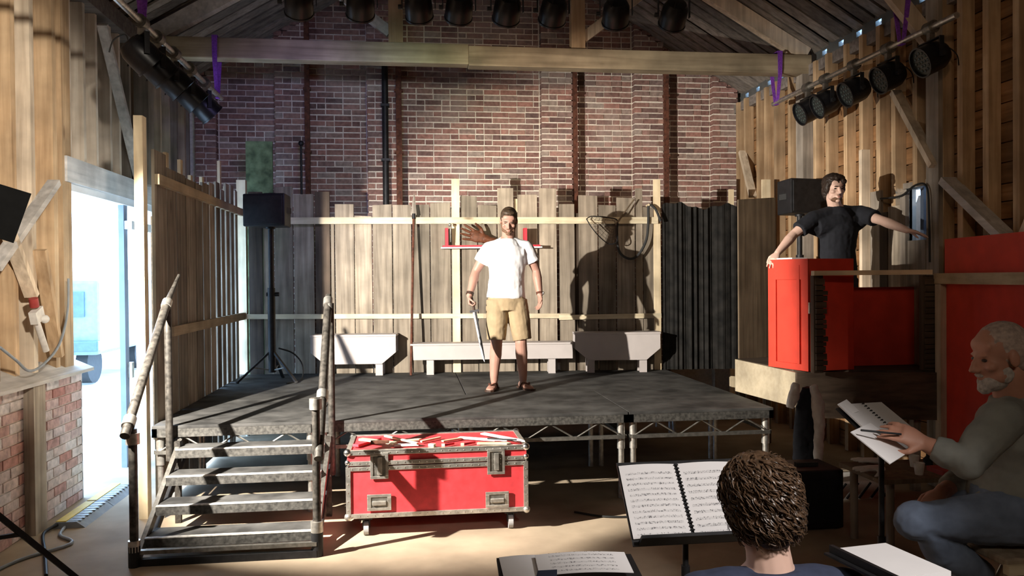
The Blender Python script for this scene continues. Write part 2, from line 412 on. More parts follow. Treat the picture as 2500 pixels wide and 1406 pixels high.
# window with a dark shutter leaning outwards and a slit of daylight above it
w1 = MB()
w1.box(XR-.03, XR+.1, WY0-.05, WY0, WZ0-.05, WZ1+.05).box(XR-.03, XR+.1, WY1, WY1+.05, WZ0-.05, WZ1+.05)
w1.box(XR-.03, XR+.1, WY0, WY1, WZ0-.05, WZ0).box(XR-.03, XR+.1, WY0, WY1, WZ1, WZ1+.05)
w1 = w1.build('window_1', 'grey_z'); tag(w1, kind='structure')
zs = at(2245, 478, X=XR+.3).z
sh = MB().beam((XR+.08, (WY0+WY1)/2, WZ0), (XR+.3, (WY0+WY1)/2, zs), WY1-WY0+.5, .02, (1, 0, 0)).build('shutter', 'shutter_blue', w1)
MB().box(XR-.02, XR+.02, (WY0+WY1)/2-.075, (WY0+WY1)/2-.03, WZ0, WZ1).build('glazing_bar', 'shutter_blue', w1)
MB().box(XR+.3, XR+.34, WY0-.3, WY1+.3, zs+.06, WZ1+.3).build('outside_lintel', 'shutter_blue', w1)

# left wall with the brick plinth and the open doorway
DY0, DY1, DZ = 6.78, 9.4, 2.57
wl = MB()
for y0, y1, z0, z1 in ((YF, DY0, 0, EV), (DY1, YB, 0, EV), (DY0, DY1, DZ, EV)): wl.box(XL-.2, XL-.17, y0, y1, z0, z1)
wl = wl.build('wall_left', 'plank_y'); tag(wl, kind='structure')
zz = 1.08
while zz < EV-.02:
    h = pr_.choice((.13, .145, .16)); hi = min(zz+h, EV)
    sp = [(YF, 2.0), (2.0, YB)]
    if zz < DZ: sp = [(YF, 2.0), (2.0, DY0), (DY1, YB)]
    planks(wl, XL-.17, XL-.145, sp, zz, hi); zz = hi
for y0 in [3.2+i*.3 for i in range(25)]:
    y = y0+pr_.uniform(-.05, .05)
    if y > YB-.1 or DY0-.3 < y < DY0+.02: continue
    z0 = 1.12 if y < DY0 else (DZ+.17 if y < DY1+.05 else 0)
    w = pr_.choice((.045, .05, .065))
    MB().box(XL-.144, XL-.01+pr_.uniform(-.015, .01), y-w/2, y+w/2, z0, EV-.02).build('stud', pr_.choice(('stud', 'stud_white', 'stud_pale', 'stud_white')) if y < 7 else pr_.choice(('stud_pale', 'stud_white', 'grey_z')), wl)
MB().box(XL-.16, XL+.01, DY0-.16, DY0, 1.1, EV-.02).build('door_post', 'stud', wl)
MB().box(XL-.16, XL-.01, DY0-.27, DY0-.20, 1.1, EV-.02).build('stud', 'stud', wl)
for p, q, mt in (((133, 445), (-15, 655), 'grey_y'), ((12, 545), (78, 722), 'stud_pale'), ((250, 60), (340, 440), 'grey_y'), ((98, 610), (140, 870), 'stud')):
    a = at(*p, X=XL+.03); b = at(*q, X=XL+.03); MB().beam(a, b, .045, .085, (1, 0, 0)).build('brace', mt, wl)
MB().box(XL-.12, XL+.03, DY0-.12, DY1+.1, DZ, DZ+.2).build('lintel', 'lintel_wood', wl)
MB().box(XL-.2, XL+.0, DY0-.05, DY1+.1, DZ-.06, DZ).build('lintel_lining', 'jamb_white', wl)
MB().box(XL-.1, XL+.06, YF, YB, EV-.16, EV).build('wall_plate', 'rafter', wl)
MB().box(XR-.06, XR+.03, YF, YB, ER-.12, ER).build('wall_plate', 'rafter', wr)
# jamb, rail and white lining at the far side of the doorway
d1 = MB().box(XL-.07, XL-.02, 8.03, 8.13, 0, DZ-.06).build('door_1', 'jamb_blue'); tag(d1, kind='structure')
MB().box(XL-.1, XL+.05, 8.04, 8.62, 2.28, 2.36).build('door_rail', 'jamb_white', d1)
MB().box(XL-.02, XL+.02, 8.08, 8.14, .85, 1.0).build('latch', 'alu', d1)
# plinth bricks
pc = MB().box(XL-.28, XL-.012, YF, DY0+.17, 0, 1.06).build('trim_1', 'mortar'); tag(pc, kind='structure')
pbm = ub.mesh('brick'); pbm.materials.append(MATS['brick_painted'])
row = 0; z = .004
while z < 1.03:
    y = DY0+.17-(.0 if row % 2 else .11)
    if row % 2 == 0:
        o = link('brick', pbm, pc); o.location = (XL-.03, DY0+.17-.05, z+.033); o.scale = (.06, .098, .064)
    while y > 5.0:
        L = .215; o = link('brick', pbm, pc); o.location = (XL-.03+pr_.uniform(-.004, .004), y-L/2, z+.033); o.scale = (.06, L-.012, .064); y -= L
    row += 1; z += .0745
# end face of plinth towards the doorway
MB().box(XL-.28, XL+.0, DY0+.155, DY0+.175, 0, 1.05).build('brick_end', 'brick_white', pc)
m = MB().prism([(-.28, 1.06), (.09, 1.05), (.09, 1.075), (-.12, 1.17), (-.28, 1.17)], lambda x, z: (XL+x, 5.0, z), lambda x, z: (XL+x, DY0+.19, z))
m.build('sill', 'grey_y', pc)
MB().box(XL, XL+.07, 5.95, 6.13, 0, 1.05).build('timber_pad', 'fence_v', pc)

# roof
ce = MB()
for sgn, xe in ((1, XL), (-1, XR)):
    poly = [(xe-sgn*.5, EV+.13-.5*SL), (XC, roofz(XC)+.13), (XC, roofz(XC)+.2), (xe-sgn*.5, EV+.2-.5*SL)]
    ce.prism(poly, lambda x, z: (x, YF-.3, z), lambda x, z: (x, YB+.4, z))
ce = ce.build('ceiling', 'sarking'); tag(ce, kind='structure')
rr = random.Random(11)
for xe, sgn in ((XL, 1), (XR, -1)):
    y = 4.4
    while y < YB-.02:
        w = rr.uniform(.13, .19)
        p0 = V((xe-sgn*.12, 0, EV+.04-.12*SL)); p1 = V((XC, 0, roofz(XC)+.04)); up = V((0, 0, .025)); ya, yb = y, min(y+w, YB)
        dz = V((0, 0, rr.uniform(0, .012)))
        MB().hexa([V((p.x, yy, p.z))+dz+o for o in (V(), up) for p, yy in ((p0, ya), (p1, ya), (p1, yb), (p0, yb))]).build('roof_board', 'roof_board', ce)
        y += w+rr.choice((.03, .045, .06))
# eaves: metal strip, with daylight between its upper pieces on the right side
MB().box(XL-.32, XL-.2, YF, YB+.3, EV-.02, EV+.2).build('eave_strip', 'eave_metal', ce)
MB().box(XR+.06, XR+.1, YF, YB+.3, ER-.06, EV-.075).build('eave_strip', 'eave_metal', ce)
MB().box(XR+.06, XR+.1, YF, YB+.3, EV-.02, EV+.12).build('eave_strip', 'eave_metal', ce)
y = 4.6
MB().box(XR+.06, XR+.1, YF, y, EV-.075, EV-.02).build('eave_strip', 'eave_metal', ce)
while y < YB:
    MB().box(XR+.06, XR+.1, y, min(y+.24, YB+.3), EV-.075, EV-.02).build('eave_strip', 'eave_metal', ce); y += .34
wf = MB().prism([(XL-.3, 0), (XR+.3, 0), (XR+.3, EV), (XC, roofz(XC)+.2), (XL-.3, EV)], lambda x, z: (x, YF-.2, z), lambda x, z: (x, YF, z)).build('wall_front', 'plank_y'); tag(wf, kind='structure')

# roof trusses
def truss(yt, label, z0, h):
    t = thing('roof_truss', (XC, yt, z0), label, 'truss')
    xj = .9
    MB().box(XL+.0, .62, yt-.08, yt+.08, z0+.005, z0+h).build('tie_beam', 'beam_x', t, bevel=.008)
    MB().box(.62, XR-.02, yt-.085, yt+.085, z0-.01, z0+h-.015).build('tie_beam', 'beam_x', t, bevel=.008)
    for u, sg in ((966, -1), (1409, 1)):
        x = at(u, 60, Y=8.5).x
        MB().box(x-.075, x+.075, yt-.06, yt+.06, z0+h, roofz(x)-.02).build('queen_post', 'stud', t)
        MB().beam((x+sg*.06, yt, z0+h+.12), (x+sg*.85, yt, z0+h+.72), .06, .11).build('brace', 'grey_y' if sg < 0 else 'stud_pale', t)
    for xe, sg in ((XL+.1, 1), (XR-.05, -1)):
        q = V((XC, yt, roofz(XC)-.14))
        MB().beam((xe, yt, z0+h+.0), q, .1, .16).build('principal_rafter', 'stud_pale' if sg < 0 else 'grey_y', t)
        xm = xe+sg*1.25
        MB().beam((xm-sg*.06, yt, z0+h+.62), (xm+sg*.42, yt, z0+h+1.0), .05, .07).build('strut', 'grey_y', t)
    for xe, sg in ((XL+.03, 1), (XR-.06, -1)):
        if sg > 0 and yt < 7: continue
        zb = 2.75 if sg > 0 else 0
        MB().box(xe-.07, xe+.07, yt-.08, yt+.08, zb, z0).build('wall_post', 'grey_z', t)
        if sg < 0 and yt < 7: MB().beam((xe-.02, yt-.03, z0-.55), (xe-.5, yt-.03, z0), .07, .13).build('knee_brace', 'stud_pale', t)
    return t
truss(8.5, 'long weathered tie beam truss spanning in front of the brick wall', 4.03, .215)
truss(6.2, 'roof truss over the front of the stage with the lamps hung below', 4.16, .2)
# ------------------------------------------------------------------ stage decks
ST = .7; SY0 = 6.2; SX0 = -1.93; SX1 = 2.93
def deck(x0, x1, y0, y1, label, front=False):
    t = thing('stage_deck', ((x0+x1)/2, (y0+y1)/2, 0), label, 'stage deck', 'stage decks')
    g = .004
    MB().box(x0+g, x1-g, y0+g, y1-g, ST-.022, ST).build('deck_board', 'deck', t, bevel=.003)
    f = MB()
    for (a, b, c, d) in ((x0, x1, y0, y0+.045), (x0, x1, y1-.045, y1), (x0, x0+.045, y0, y1), (x1-.045, x1, y0, y1)):
        f.box(a+g, b-g, c+g, d-g, ST-.085, ST-.022)
    f.build('deck_frame', 'deck_edge', t)
    r = MB()
    for yy in (y0+.024, y1-.024):
        r.beam((x0+.03, yy, ST-.2), (x1-.03, yy, ST-.2), .028, .028)
        n = max(2, round((x1-x0)/.2)); n += n % 2
        for k in range(n):
            xa, xb = x0+.04+(x1-x0-.08)*k/n, x0+.04+(x1-x0-.08)*(k+1)/n
            za, zb = (ST-.2, ST-.085) if k % 2 == 0 else (ST-.085, ST-.2)
            r.cyl((xa, yy, za), (xb, yy, zb), .007, seg=6)
    for xx in (x0+.024, x1-.024): r.beam((xx, y0+.03, ST-.2), (xx, y1-.03, ST-.2), .028, .028)
    r.build('truss_rail', 'alu_dark', t)
    for xx in (x0+.05, x1-.05):
        for yy in (y0+.06, y1-.06):
            MB().cyl((xx, yy, 0), (xx, yy, ST-.08), .024, seg=12).cyl((xx, yy, ST-.3), (xx, yy, ST-.08), .032, seg=12).build('leg', 'alu', t, smooth=True)
    return t
XJ1, XJ2 = -.73, 1.71
deck(SX0, XJ1, SY0, 7.42, 'short stage deck at the head of the black steps')
deck(XJ1, XJ2, SY0, 7.42, 'long stage deck above the red flight case')
deck(XJ2, SX1, SY0, 7.42, 'short stage deck beside the pale platform fascia')
deck(SX0, .49, 7.42, 8.64, 'stage deck under the left bench half of the stage')
deck(.49, SX1, 7.42, 8.64, 'stage deck between the man in white and the dark drape')
deck(SX0, .49, 8.64, 9.5, 'narrow stage deck at the foot of the fence under the black loudspeaker')
deck(.49, SX1, 8.64, 9.25, 'narrow stage deck at the foot of the fence under the hung net')

# ------------------------------------------------------------------ plank fences
FY = (9.28, -.096)              # line of the back fence: Y = a + b X
rp = random.Random(21)
def fence_plank(par, u0, u1, vt, mat='fence_v', off=0., thick=.025):
    yl = (FY[0]+off, FY[1])
    a = at(u0+1, vt, Y=yl); b = at(u1-1, vt, Y=yl)
    za = a.z; zb = a.z+rp.uniform(-.012, .012); th = V((-FY[1], 1, 0)).normalized()*thick
    c = [V((a.x, a.y, ST)), V((b.x, b.y, ST)), V((b.x, b.y, ST))+th, V((a.x, a.y, ST))+th, V((a.x, a.y, za)), V((b.x, b.y, zb)), V((b.x, b.y, zb))+th, V((a.x, a.y, za))+th]
    return MB().hexa(c).build('plank', mat, par, bevel=.002)
fb = thing('plank_fence', (.5, 9.23, ST), 'tall weathered plank fence across the back of the stage with pale rails', 'fence')
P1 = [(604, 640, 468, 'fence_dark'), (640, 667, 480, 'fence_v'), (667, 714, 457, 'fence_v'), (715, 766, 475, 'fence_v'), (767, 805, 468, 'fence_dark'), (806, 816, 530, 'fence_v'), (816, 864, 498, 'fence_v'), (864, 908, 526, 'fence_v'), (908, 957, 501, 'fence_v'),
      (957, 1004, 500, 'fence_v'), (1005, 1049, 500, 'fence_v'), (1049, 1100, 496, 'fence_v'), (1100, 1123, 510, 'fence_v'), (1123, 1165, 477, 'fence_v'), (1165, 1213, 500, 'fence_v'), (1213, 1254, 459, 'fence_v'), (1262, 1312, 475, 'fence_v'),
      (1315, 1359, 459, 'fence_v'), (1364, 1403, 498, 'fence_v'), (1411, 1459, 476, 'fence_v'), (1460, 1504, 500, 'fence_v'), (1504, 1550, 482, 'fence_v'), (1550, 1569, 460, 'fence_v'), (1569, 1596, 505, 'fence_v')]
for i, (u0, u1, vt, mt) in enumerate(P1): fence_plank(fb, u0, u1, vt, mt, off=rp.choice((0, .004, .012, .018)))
for u0, u1, vt in ((1254, 1264, 520), (1310, 1318, 520), (1402, 1413, 520)): fence_plank(fb, u0, u1, vt, 'fence_dark', off=.035)
for u0, u1, vt in ((1101, 1122, 436), (1594, 1613, 438)): fence_plank(fb, u0, u1, vt, 'pine_z', off=-.03, thick=.03)
fence_plank(fb, 1254, 1266, 485, 'pine_z', off=.045)
def rail(par, u0, v0, u1, v1, h, off, mat):
    a = at(u0, v0, Y=(FY[0]+off, FY[1])); b = at(u1, v1, Y=(FY[0]+off, FY[1])); b.z = a.z+(b.z-a.z)
    return MB().beam(a, b, .028, h).build('rail', mat, par)
rail(fb, 655, 539, 1606, 538, .075, -.05, 'pine_x')
rail(fb, 603, 773, 1180, 771, .055, -.016, 'pine_x'); rail(fb, 1180, 771, 1395, 771, .055, -.016, 'pine_x'); rail(fb, 1365, 775, 1614, 770, .055, -.018, 'pine_x')
# fence on the door side of the stage
FX = -1.94
fl_ = thing('plank_fence', (FX, 7.9, ST), 'grey plank fence along the door side of the stage with gaps at its far end', 'fence')
tops = [(6.42, .3, 2.76), (6.73, .26, 2.70), (7.0, .27, 2.72), (7.28, .3, 2.70), (7.59, .24, 2.66), (7.84, .25, 2.68), (8.10, .2, 2.74), (8.36, .17, 2.78), (8.58, .15, 2.72), (8.80, .15, 2.80), (9.03, .14, 2.84), (9.24, .12, 2.78)]
for y, w, zt in tops: MB().box(FX-.03, FX-.005, y, y+w-.006, 0.05, zt+rp.uniform(-.03, .03)).build('plank', 'fence_v', fl_, bevel=.002)
MB().box(FX-.005, FX+.03, 6.42, 9.52, 2.52, 2.60).build('rail', 'pine_y', fl_)
MB().box(FX-.005, FX+.03, 6.75, 9.52, 1.33, 1.41).build('rail', 'pine_y', fl_)
p = at(370, 285, Y=6.3)
MB().box(FX-.10, FX-.035, 6.25, 6.34, 0, p.z).build('corner_post', 'pine_z', fl_)
for u, v, y in ((402, 372, 6.9), (437, 390, 7.3), (533, 393, 8.6), (462, 428, 7.8), (548, 455, 9.0), (490, 432, 8.2)):
    q = at(u, v, X=FX-.05); MB().box(FX-.06, FX-.032, q.y-.02, q.y+.045, ST, q.z).build('batten', 'pine_z', fl_)
q = at(590, 430, X=FX+.0); MB().box(FX-.05, FX+.05, 9.52, 9.62, ST, q.z-.05).build('corner_post', 'pine_z', fl_)
# drape and brown board to the right of the fence
def yl(x, off=0): return FY[0]+off+FY[1]*x
a = at(1616, 500, Y=FY); b = at(1802, 500, Y=FY)
m = MB(); n = 120
top = []; R = []
for k in range(n+1):
    t = k/n; x = a.x+(b.x-a.x)*t; w = .05*(noise.noise(V((t*7, 3, 0))))+.035*noise.noise(V((t*26, 9, 0)))+.012*noise.noise(V((t*60, 5, 0)))
    R.append((x, yl(x)+w, t))
vs = []
for x, y, t in R:
    zt = a.z+.03*sin(t*9)+.012*sin(t*31)-.03*t
    vs += [(x, y-.006, ST), (x, y-.006, (ST+zt)/2), (x, y-.006, zt), (x, y+.006, zt), (x, y+.006, ST)]
fs = []
for k in range(n):
    for j in range(5): fs.append((k*5+j, k*5+(j+1) % 5, (k+1)*5+(j+1) % 5, (k+1)*5+j))
fs += [(0, 1, 2, 3, 4), tuple(n*5+j for j in (4, 3, 2, 1, 0))]
dr = m.add(vs, fs).build('dark_drape', 'drape', smooth=True); tag(dr, 'near black rough drape hung at the end of the plank fence', 'drape')
a = at(1803, 487, Y=7.22); b = at(1893, 482, Y=7.36)
m = MB().hexa([V((a.x, a.y, .996)), V((b.x, b.y, .996)), V((b.x, b.y+.03, .996)), V((a.x, a.y+.03, .996)), V((a.x, a.y, a.z)), V((b.x, b.y, b.z)), V((b.x, b.y+.03, b.z)), V((a.x, a.y+.03, a.z))])
o = m.build('brown_panel', 'brown_board'); tag(o, 'tall dark brown board standing between the drape and the red box', 'board')
for u, v0, v1, w, lab in ((1786, 462, 520, .03, 'short pale batten poking up above the dark drape'), (1871, 438, 520, .05, 'pale batten poking up above the brown board beside the loudspeaker')):
    p = at(u, v0, Y=9.4 if u < 1800 else 9.0); o = MB().box(p.x-w, p.x+w, p.y, p.y+.03, 0, p.z).build('batten', 'pine_z'); tag(o, lab, 'batten')

# ------------------------------------------------------------------ steps with tube handrails
sx0, sx1 = -1.73, -.62
stp = thing('stage_steps', ((sx0+sx1)/2, 5.6, 0), 'black steel steps with tube handrails leading up to the stage', 'steps')
TR = [(at(600, v, Z=z).y, z) for v, z in ((1304, .14), (1228, .28), (1158, .42), (1093, .56))]
for y, z in TR:
    tr = MB().box(sx0+.03, sx1-.03, y, y+.235, z-.028, z).build('tread', 'deck', stp, bevel=.003)
    MB().box(sx0+.03, sx1-.03, y-.004, y+.03, z-.002, z+.004).build('nosing', 'nosing_pale', tr)
    MB().box(sx0+.03, sx1-.03, y-.002, y+.012, z-.06, z-.002).build('riser_lip', 'deck_edge', tr)
    MB().box(sx0+.03, sx1-.03, y+.19, y+.23, z-.06, z-.028).build('tread_bar', 'black_metal', tr)
for xx in (sx0+.012, sx1-.012):
    MB().beam((xx, TR[0][0]-.06, .05), (xx, TR[3][0]+.2, .58), .03, .06).build('stringer', 'alu_dark', stp)
    MB().beam((xx, TR[0][0]+.16, .05), (xx, TR[3][0]+.34, .5), .03, .05).build('stringer', 'black_metal', stp)
    MB().box(xx-.02, xx+.02, 6.1, 6.14, 0, .6).build('leg', 'pipe', stp)
MB().box(sx0, sx1, 5.2, 5.24, .0, .045).build('base_bar', 'black_metal', stp)
MB().box(sx0, sx1, 5.2, 5.235, .075, .1).build('base_bar', 'alu_dark', stp)
def fitting(p, d, par, r=.036):
    d = V(d).normalized(); MB().cyl(V(p)-d*.035, V(p)+d*.035, r, seg=12).build('tube_fitting', 'alu', par, smooth=True)
h = MB().cyl((sx0, 5.21, .0), (sx0, 5.21, .86), .026).build('handrail_post', 'pipe', stp, smooth=True)
fitting((sx0, 5.21, .13), (0, 0, 1), stp); fitting((sx0, 5.21, .8), (0, 0, 1), stp, .042)
MB().cyl((sx0, 5.21, 0), (sx0, 5.21, .13), .036).build('post_socket', 'black_metal', stp, smooth=True)
A, B, C = V((sx0-.02, 5.13, .83)), at(407, 742, Y=6.17), at(437, 672, Y=6.5)
MB().cyl(A, B, .03).build('handrail', 'pipe', stp, smooth=True); MB().cyl(B, C, .024, .012).build('handrail', 'pipe', stp, smooth=True)
fitting(B, C-A, stp); fitting(A+(B-A)*.09, B-A, stp, .04)
p = at(410, 800, Y=6.16); MB().cyl((p.x, 6.16, .45), (p.x, 6.16, B.z-.04), .026).build('handrail_post', 'pipe', stp, smooth=True)
MB().cyl((sx1, 5.24, .0), (sx1, 5.24, 1.02), .026).build('handrail_post', 'pipe', stp, smooth=True)
MB().cyl((sx1, 5.24, 0), (sx1, 5.24, .17), .038).build('post_socket', 'black_metal', stp, smooth=True)
fitting((sx1, 5.24, .19), (0, 0, 1), stp, .04); fitting((sx1, 5.24, .98), (0, 0, 1), stp, .04)
A2, B2 = at(778, 1120, Y=5.18), at(801, 738, Y=6.2); C2 = at(801, 722, Y=6.22)
MB().cyl(A2, B2, .03).build('handrail', 'pipe', stp, smooth=True); MB().cyl(B2, B2+(B2-A2).normalized()*.07, .024).build('handrail', 'pipe', stp, smooth=True)
fitting(B2, B2-A2, stp); fitting(A2+(B2-A2)*.36, B2-A2, stp, .04)
MB().cyl((sx1+.01, 6.16, .3), (sx1+.01, 6.16, 1.6), .026).build('handrail_post', 'pipe', stp, smooth=True)

# ------------------------------------------------------------------ red flight case
cx0, cx1, cy0, cy1, cz0, cz1 = -.46, .80, 5.55, 6.13, .135, .60
fc = thing('flight_case', ((cx0+cx1)/2, (cy0+cy1)/2, 0), 'red flight case with metal edges and castors beside the steps', 'flight case')
MB().box(cx0+.01, cx1-.01, cy0+.01, cy1-.01, cz0, .488).build('body', 'case_red', fc)
lid = MB().box(cx0+.01, cx1-.01, cy0+.01, cy1-.01, .50, cz1-.004).build('lid', 'case_red', fc)
def edge(x0, x1, y0, y1, z0, z1, par): return MB().box(x0, x1, y0, y1, z0, z1).build('edge_trim', 'alu', par, bevel=.002)
for par, za, zb in ((fc, cz0, cz0+.032), (fc, .462, .49), (lid, .498, .528), (lid, cz1-.03, cz1)):
    edge(cx0, cx1, cy0, cy0+.014, za, zb, par); edge(cx0, cx1, cy1-.014, cy1, za, zb, par)
    edge(cx0, cx0+.014, cy0, cy1, za, zb, par); edge(cx1-.014, cx1, cy0, cy1, za, zb, par)
for ya, yb in ((cy0, cy0+.035), (cy1-.035, cy1)): edge(cx0, cx1, ya, yb, cz1-.006, cz1+.003, lid)
for xa, xb in ((cx0, cx0+.035), (cx1-.035, cx1)): edge(xa, xb, cy0, cy1, cz1-.006, cz1+.0035, lid)
for xa, xb in ((cx0-.001, cx0+.032), (cx1-.032, cx1+.001)):
    for ya, yb in ((cy0-.001, cy0+.016), (cy1-.016, cy1+.001)): edge(xa, xb, ya, yb, cz0, .49, fc)
rv = MB()
for zz in (cz0+.016, .476, .513, cz1-.015):
    for k in range(24): rv.ell((cx0+.04+k*(cx1-cx0-.08)/23, cy0-.001, zz), (.004, .003, .004), nu=6, nv=4)
for k in range(6):
    for xx in (cx0+.014, cx1-.014): rv.ell((xx, cy0-.002, cz0+.06+k*.06), (.004, .003, .004), nu=6, nv=4)
o = rv.build('rivets', 'bright_metal', fc); tag(o, kind='stuff')
for xx in (cx0+.012, cx1-.012):
    for yy in (cy0+.012, cy1-.012):
        for zz in (cz0+.012, cz1-.012, .52):
            MB().ell((xx, yy, zz), .027 if zz != .52 else .02, nu=12, nv=8).build('ball_corner', 'bright_metal' if zz > .5 else 'alu', fc, smooth=True)
for u in (926, 1211):
    x = at(u, 1130, Y=cy0).x; zc = .495
    for par, a, b in ((fc, zc-.085, zc-.07), (fc, zc+.07, zc+.085)): pass
    lt = MB()
    lt.box(x-.062, x+.062, cy0-.008, cy0, zc-.09, zc-.07).box(x-.062, x+.062, cy0-.008, cy0, zc+.068, zc+.088)
    lt.box(x-.062, x-.042, cy0-.008, cy0, zc-.07, zc+.068).box(x+.042, x+.062, cy0-.008, cy0, zc-.07, zc+.068)
    lt = lt.build('latch', 'alu', fc, bevel=.002)
    MB().box(x-.042, x+.042, cy0-.003, cy0+.001, zc-.07, zc+.068).build('latch_dish', 'alu_dark', lt)
    MB().rbox((x+.004, cy0-.012, zc), (.032, .012, .12)).build('latch_wing', 'alu', lt, bevel=.003)
for u in (926, 1214):
    x = at(u, 1225, Y=cy0).x; zc = at(u, 1226 if u < 1000 else 1219, Y=cy0).z
    hd = MB()
    hd.box(x-.082, x+.082, cy0-.008, cy0, zc-.056, zc-.036).box(x-.082, x+.082, cy0-.008, cy0, zc+.036, zc+.056)
    hd.box(x-.082, x-.055, cy0-.008, cy0, zc-.036, zc+.036).box(x+.055, x+.082, cy0-.008, cy0, zc-.036, zc+.036)
    hd = hd.build('recessed_handle', 'alu', fc, bevel=.002)
    MB().box(x-.055, x+.055, cy0-.003, cy0+.001, zc-.036, zc+.036).build('handle_dish', 'alu_dark', hd)
    MB().rbox((x, cy0-.010, zc-.004), (.095, .014, .03)).build('handle_grip', 'alu', hd, bevel=.004)
for xx in (cx0+.13, cx1-.12):
    for yy in (cy0+.07, cy1-.07):
        MB().box(xx-.045, xx+.045, yy-.04, yy+.04, .115, cz0).box(xx-.025, xx-.019, yy-.015, yy+.03, .05, .115).box(xx+.019, xx+.025, yy-.015, yy+.03, .05, .115).build('castor_fork', 'black_metal', fc)
        MB().cyl((xx-.017, yy+.008, .05), (xx+.017, yy+.008, .05), .05, seg=18).build('castor_wheel', 'wheel_grey', fc, smooth=True)
# wooden prop weapons lying on the lid
ZT = cz1+.0045
def lay(u0, v0, u1, v1, w, h, mat, name, label, lift=0, blade=False):
    a = at(u0, v0, Z=ZT+lift+h/2); b = at(u1, v1, Z=ZT+lift+h/2)
    for p in (a, b): p.y = min(max(p.y, cy0+.03), cy1-.02); p.z = ZT+lift+h/2
    d = (b-a).normalized(); s = V((-d.y, d.x, 0))
    if blade:
        tip = b; nb = a+(b-a)*.88
        pts = [a-s*w/2, nb-s*w/2, tip, nb+s*w/2, a+s*w/2]
        m = MB().prism([(p.x, p.y) for p in pts], lambda x, y: (x, y, a.z-h/2), lambda x, y: (x, y, a.z+h/2))
    else: m = MB().beam(a, b, w, h)
    o = m.build(name, mat, bevel=.002); tag(o, label, 'prop', 'prop weapons on the flight case'); return o
lay(868, 1088, 925, 1070, .05, .018, 'shelf_red', 'red_prop_sword', 'dull red wooden slat at the corner of the flight case lid')
lay(880, 1072, 965, 1082, .045, .016, 'ply', 'prop_lath', 'short flat wooden slat lying across the red slat', .02)
lay(905, 1080, 948, 1092, .03, .02, 'rust', 'dark_dagger_grip', 'dark brown dagger grip lying among pale slats', .038)
lay(960, 1078, 1030, 1072, .028, .012, 'pine_x', 'wooden_sword', 'pale wooden sword lying against the dagger grip', .0, True)
lay(940, 1064, 1020, 1082, .022, .012, 'pine_x', 'wooden_stake', 'thin pale stake pointing into the middle of the lid', .013)
lay(962, 1087, 1022, 1085, .05, .01, 'paper', 'paper_sheet', 'small creased sheet of paper on the front of the lid', .0)
lay(1028, 1078, 1075, 1068, .02, .014, 'pine_x', 'wooden_stake', 'short pale stake crossing the middle of the lid', .0)
lay(1048, 1086, 1062, 1090, .03, .02, 'pine_z', 'wooden_block', 'small pale wooden block at the front edge of the lid', .0)
lay(1080, 1077, 1125, 1070, .03, .012, 'ply', 'prop_lath', 'flat wooden slat beside the red daggers', .0)
for (q, l2) in (((1085, 1086, 1108, 1082), 'red prop dagger with a pale pommel beside the wooden block'), ((1132, 1084, 1160, 1079), 'red prop dagger with a pale pommel beside the white blade')):
    d = lay(*q, .016, .016, 'shelf_red', 'prop_dagger', l2)
    p = at(q[0]-3, q[1]+1, Z=ZT+.01); MB().rbox((p.x, min(max(p.y, cy0+.035), cy1), ZT+.01), (.022, .016, .018)).build('pommel', 'pine_z', d)
lay(1120, 1068, 1238, 1076, .05, .01, 'tee_white', 'white_blade', 'broad white prop blade near the lid edge', .0, True)
lay(1178, 1058, 1282, 1078, .045, .01, 'tee_white', 'white_blade', 'long white prop blade resting over another blade', .012, True)
lay(1165, 1082, 1248, 1082, .06, .009, 'pine_x', 'wooden_sword', 'broad pale wooden sword along the front of the lid', .0, True)
lay(1190, 1070, 1268, 1084, .012, .010, 'black_metal', 'thin_black_rod', 'thin black rod lying over the white blades', .024)

# ------------------------------------------------------------------ benches
def bench(u0, u1, vt, vb, legs, label, chamf, depth=.24):
    yo = (FY[0]-.26, FY[1]); a = at(u0, vt, Y=yo); b = at(u1, vt, Y=yo); zb = at((u0+u1)/2, vb, Y=yo).z; zt = (a.z+b.z)/2
    t = thing('bench', ((a.x+b.x)/2, (a.y+b.y)/2+.1, ST), label, 'bench', 'pale painted benches')
    th = V((-FY[1], 1, 0)).normalized()
    def P(x, z, o): return V((x, yo[0]+yo[1]*x, z))+th*o
    c = min(.13, (zt-zb)*.5) if chamf else 0
    poly = [(a.x, zt), (a.x, zb+c), (a.x+c*1.2, zb), (b.x-c*1.2, zb), (b.x, zb+c), (b.x, zt)] if chamf else [(a.x, zt), (a.x, zb), (b.x, zb), (b.x, zt)]
    for o0, nm in ((0, 'front_board'), (depth-.022, 'back_board')):
        MB().prism(poly, lambda x, z: P(x, z, o0), lambda x, z: P(x, z, o0+.022)).build(nm, 'bench', t)
    MB().prism([(a.x-.005, zt), (b.x+.005, zt), (b.x+.005, zt+.022), (a.x-.005, zt+.022)], lambda x, z: P(x, z, -.012), lambda x, z: P(x, z, depth+.005)).build('seat', 'bench', t, bevel=.003)
    for ul in legs:
        x = at(ul, 905, Y=yo).x
        for o0 in (.024, depth-.065): MB().prism([(x-.04, ST), (x+.04, ST), (x+.04, zb+.05), (x-.04, zb+.05)], lambda x_, z: P(x_, z, o0), lambda x_, z: P(x_, z, o0+.04)).build('leg', 'bench', t)
bench(758, 966, 822, 889, (790, 925), 'pale bench with angled ends by the foot of the black speaker stand', True)
bench(1003, 1398, 842, 877, (1050, 1348), 'long low pale bench with a square apron behind the man in white', False)
bench(1404, 1612, 816, 879, (1444, 1572), 'pale bench with angled ends below the hung net', True)
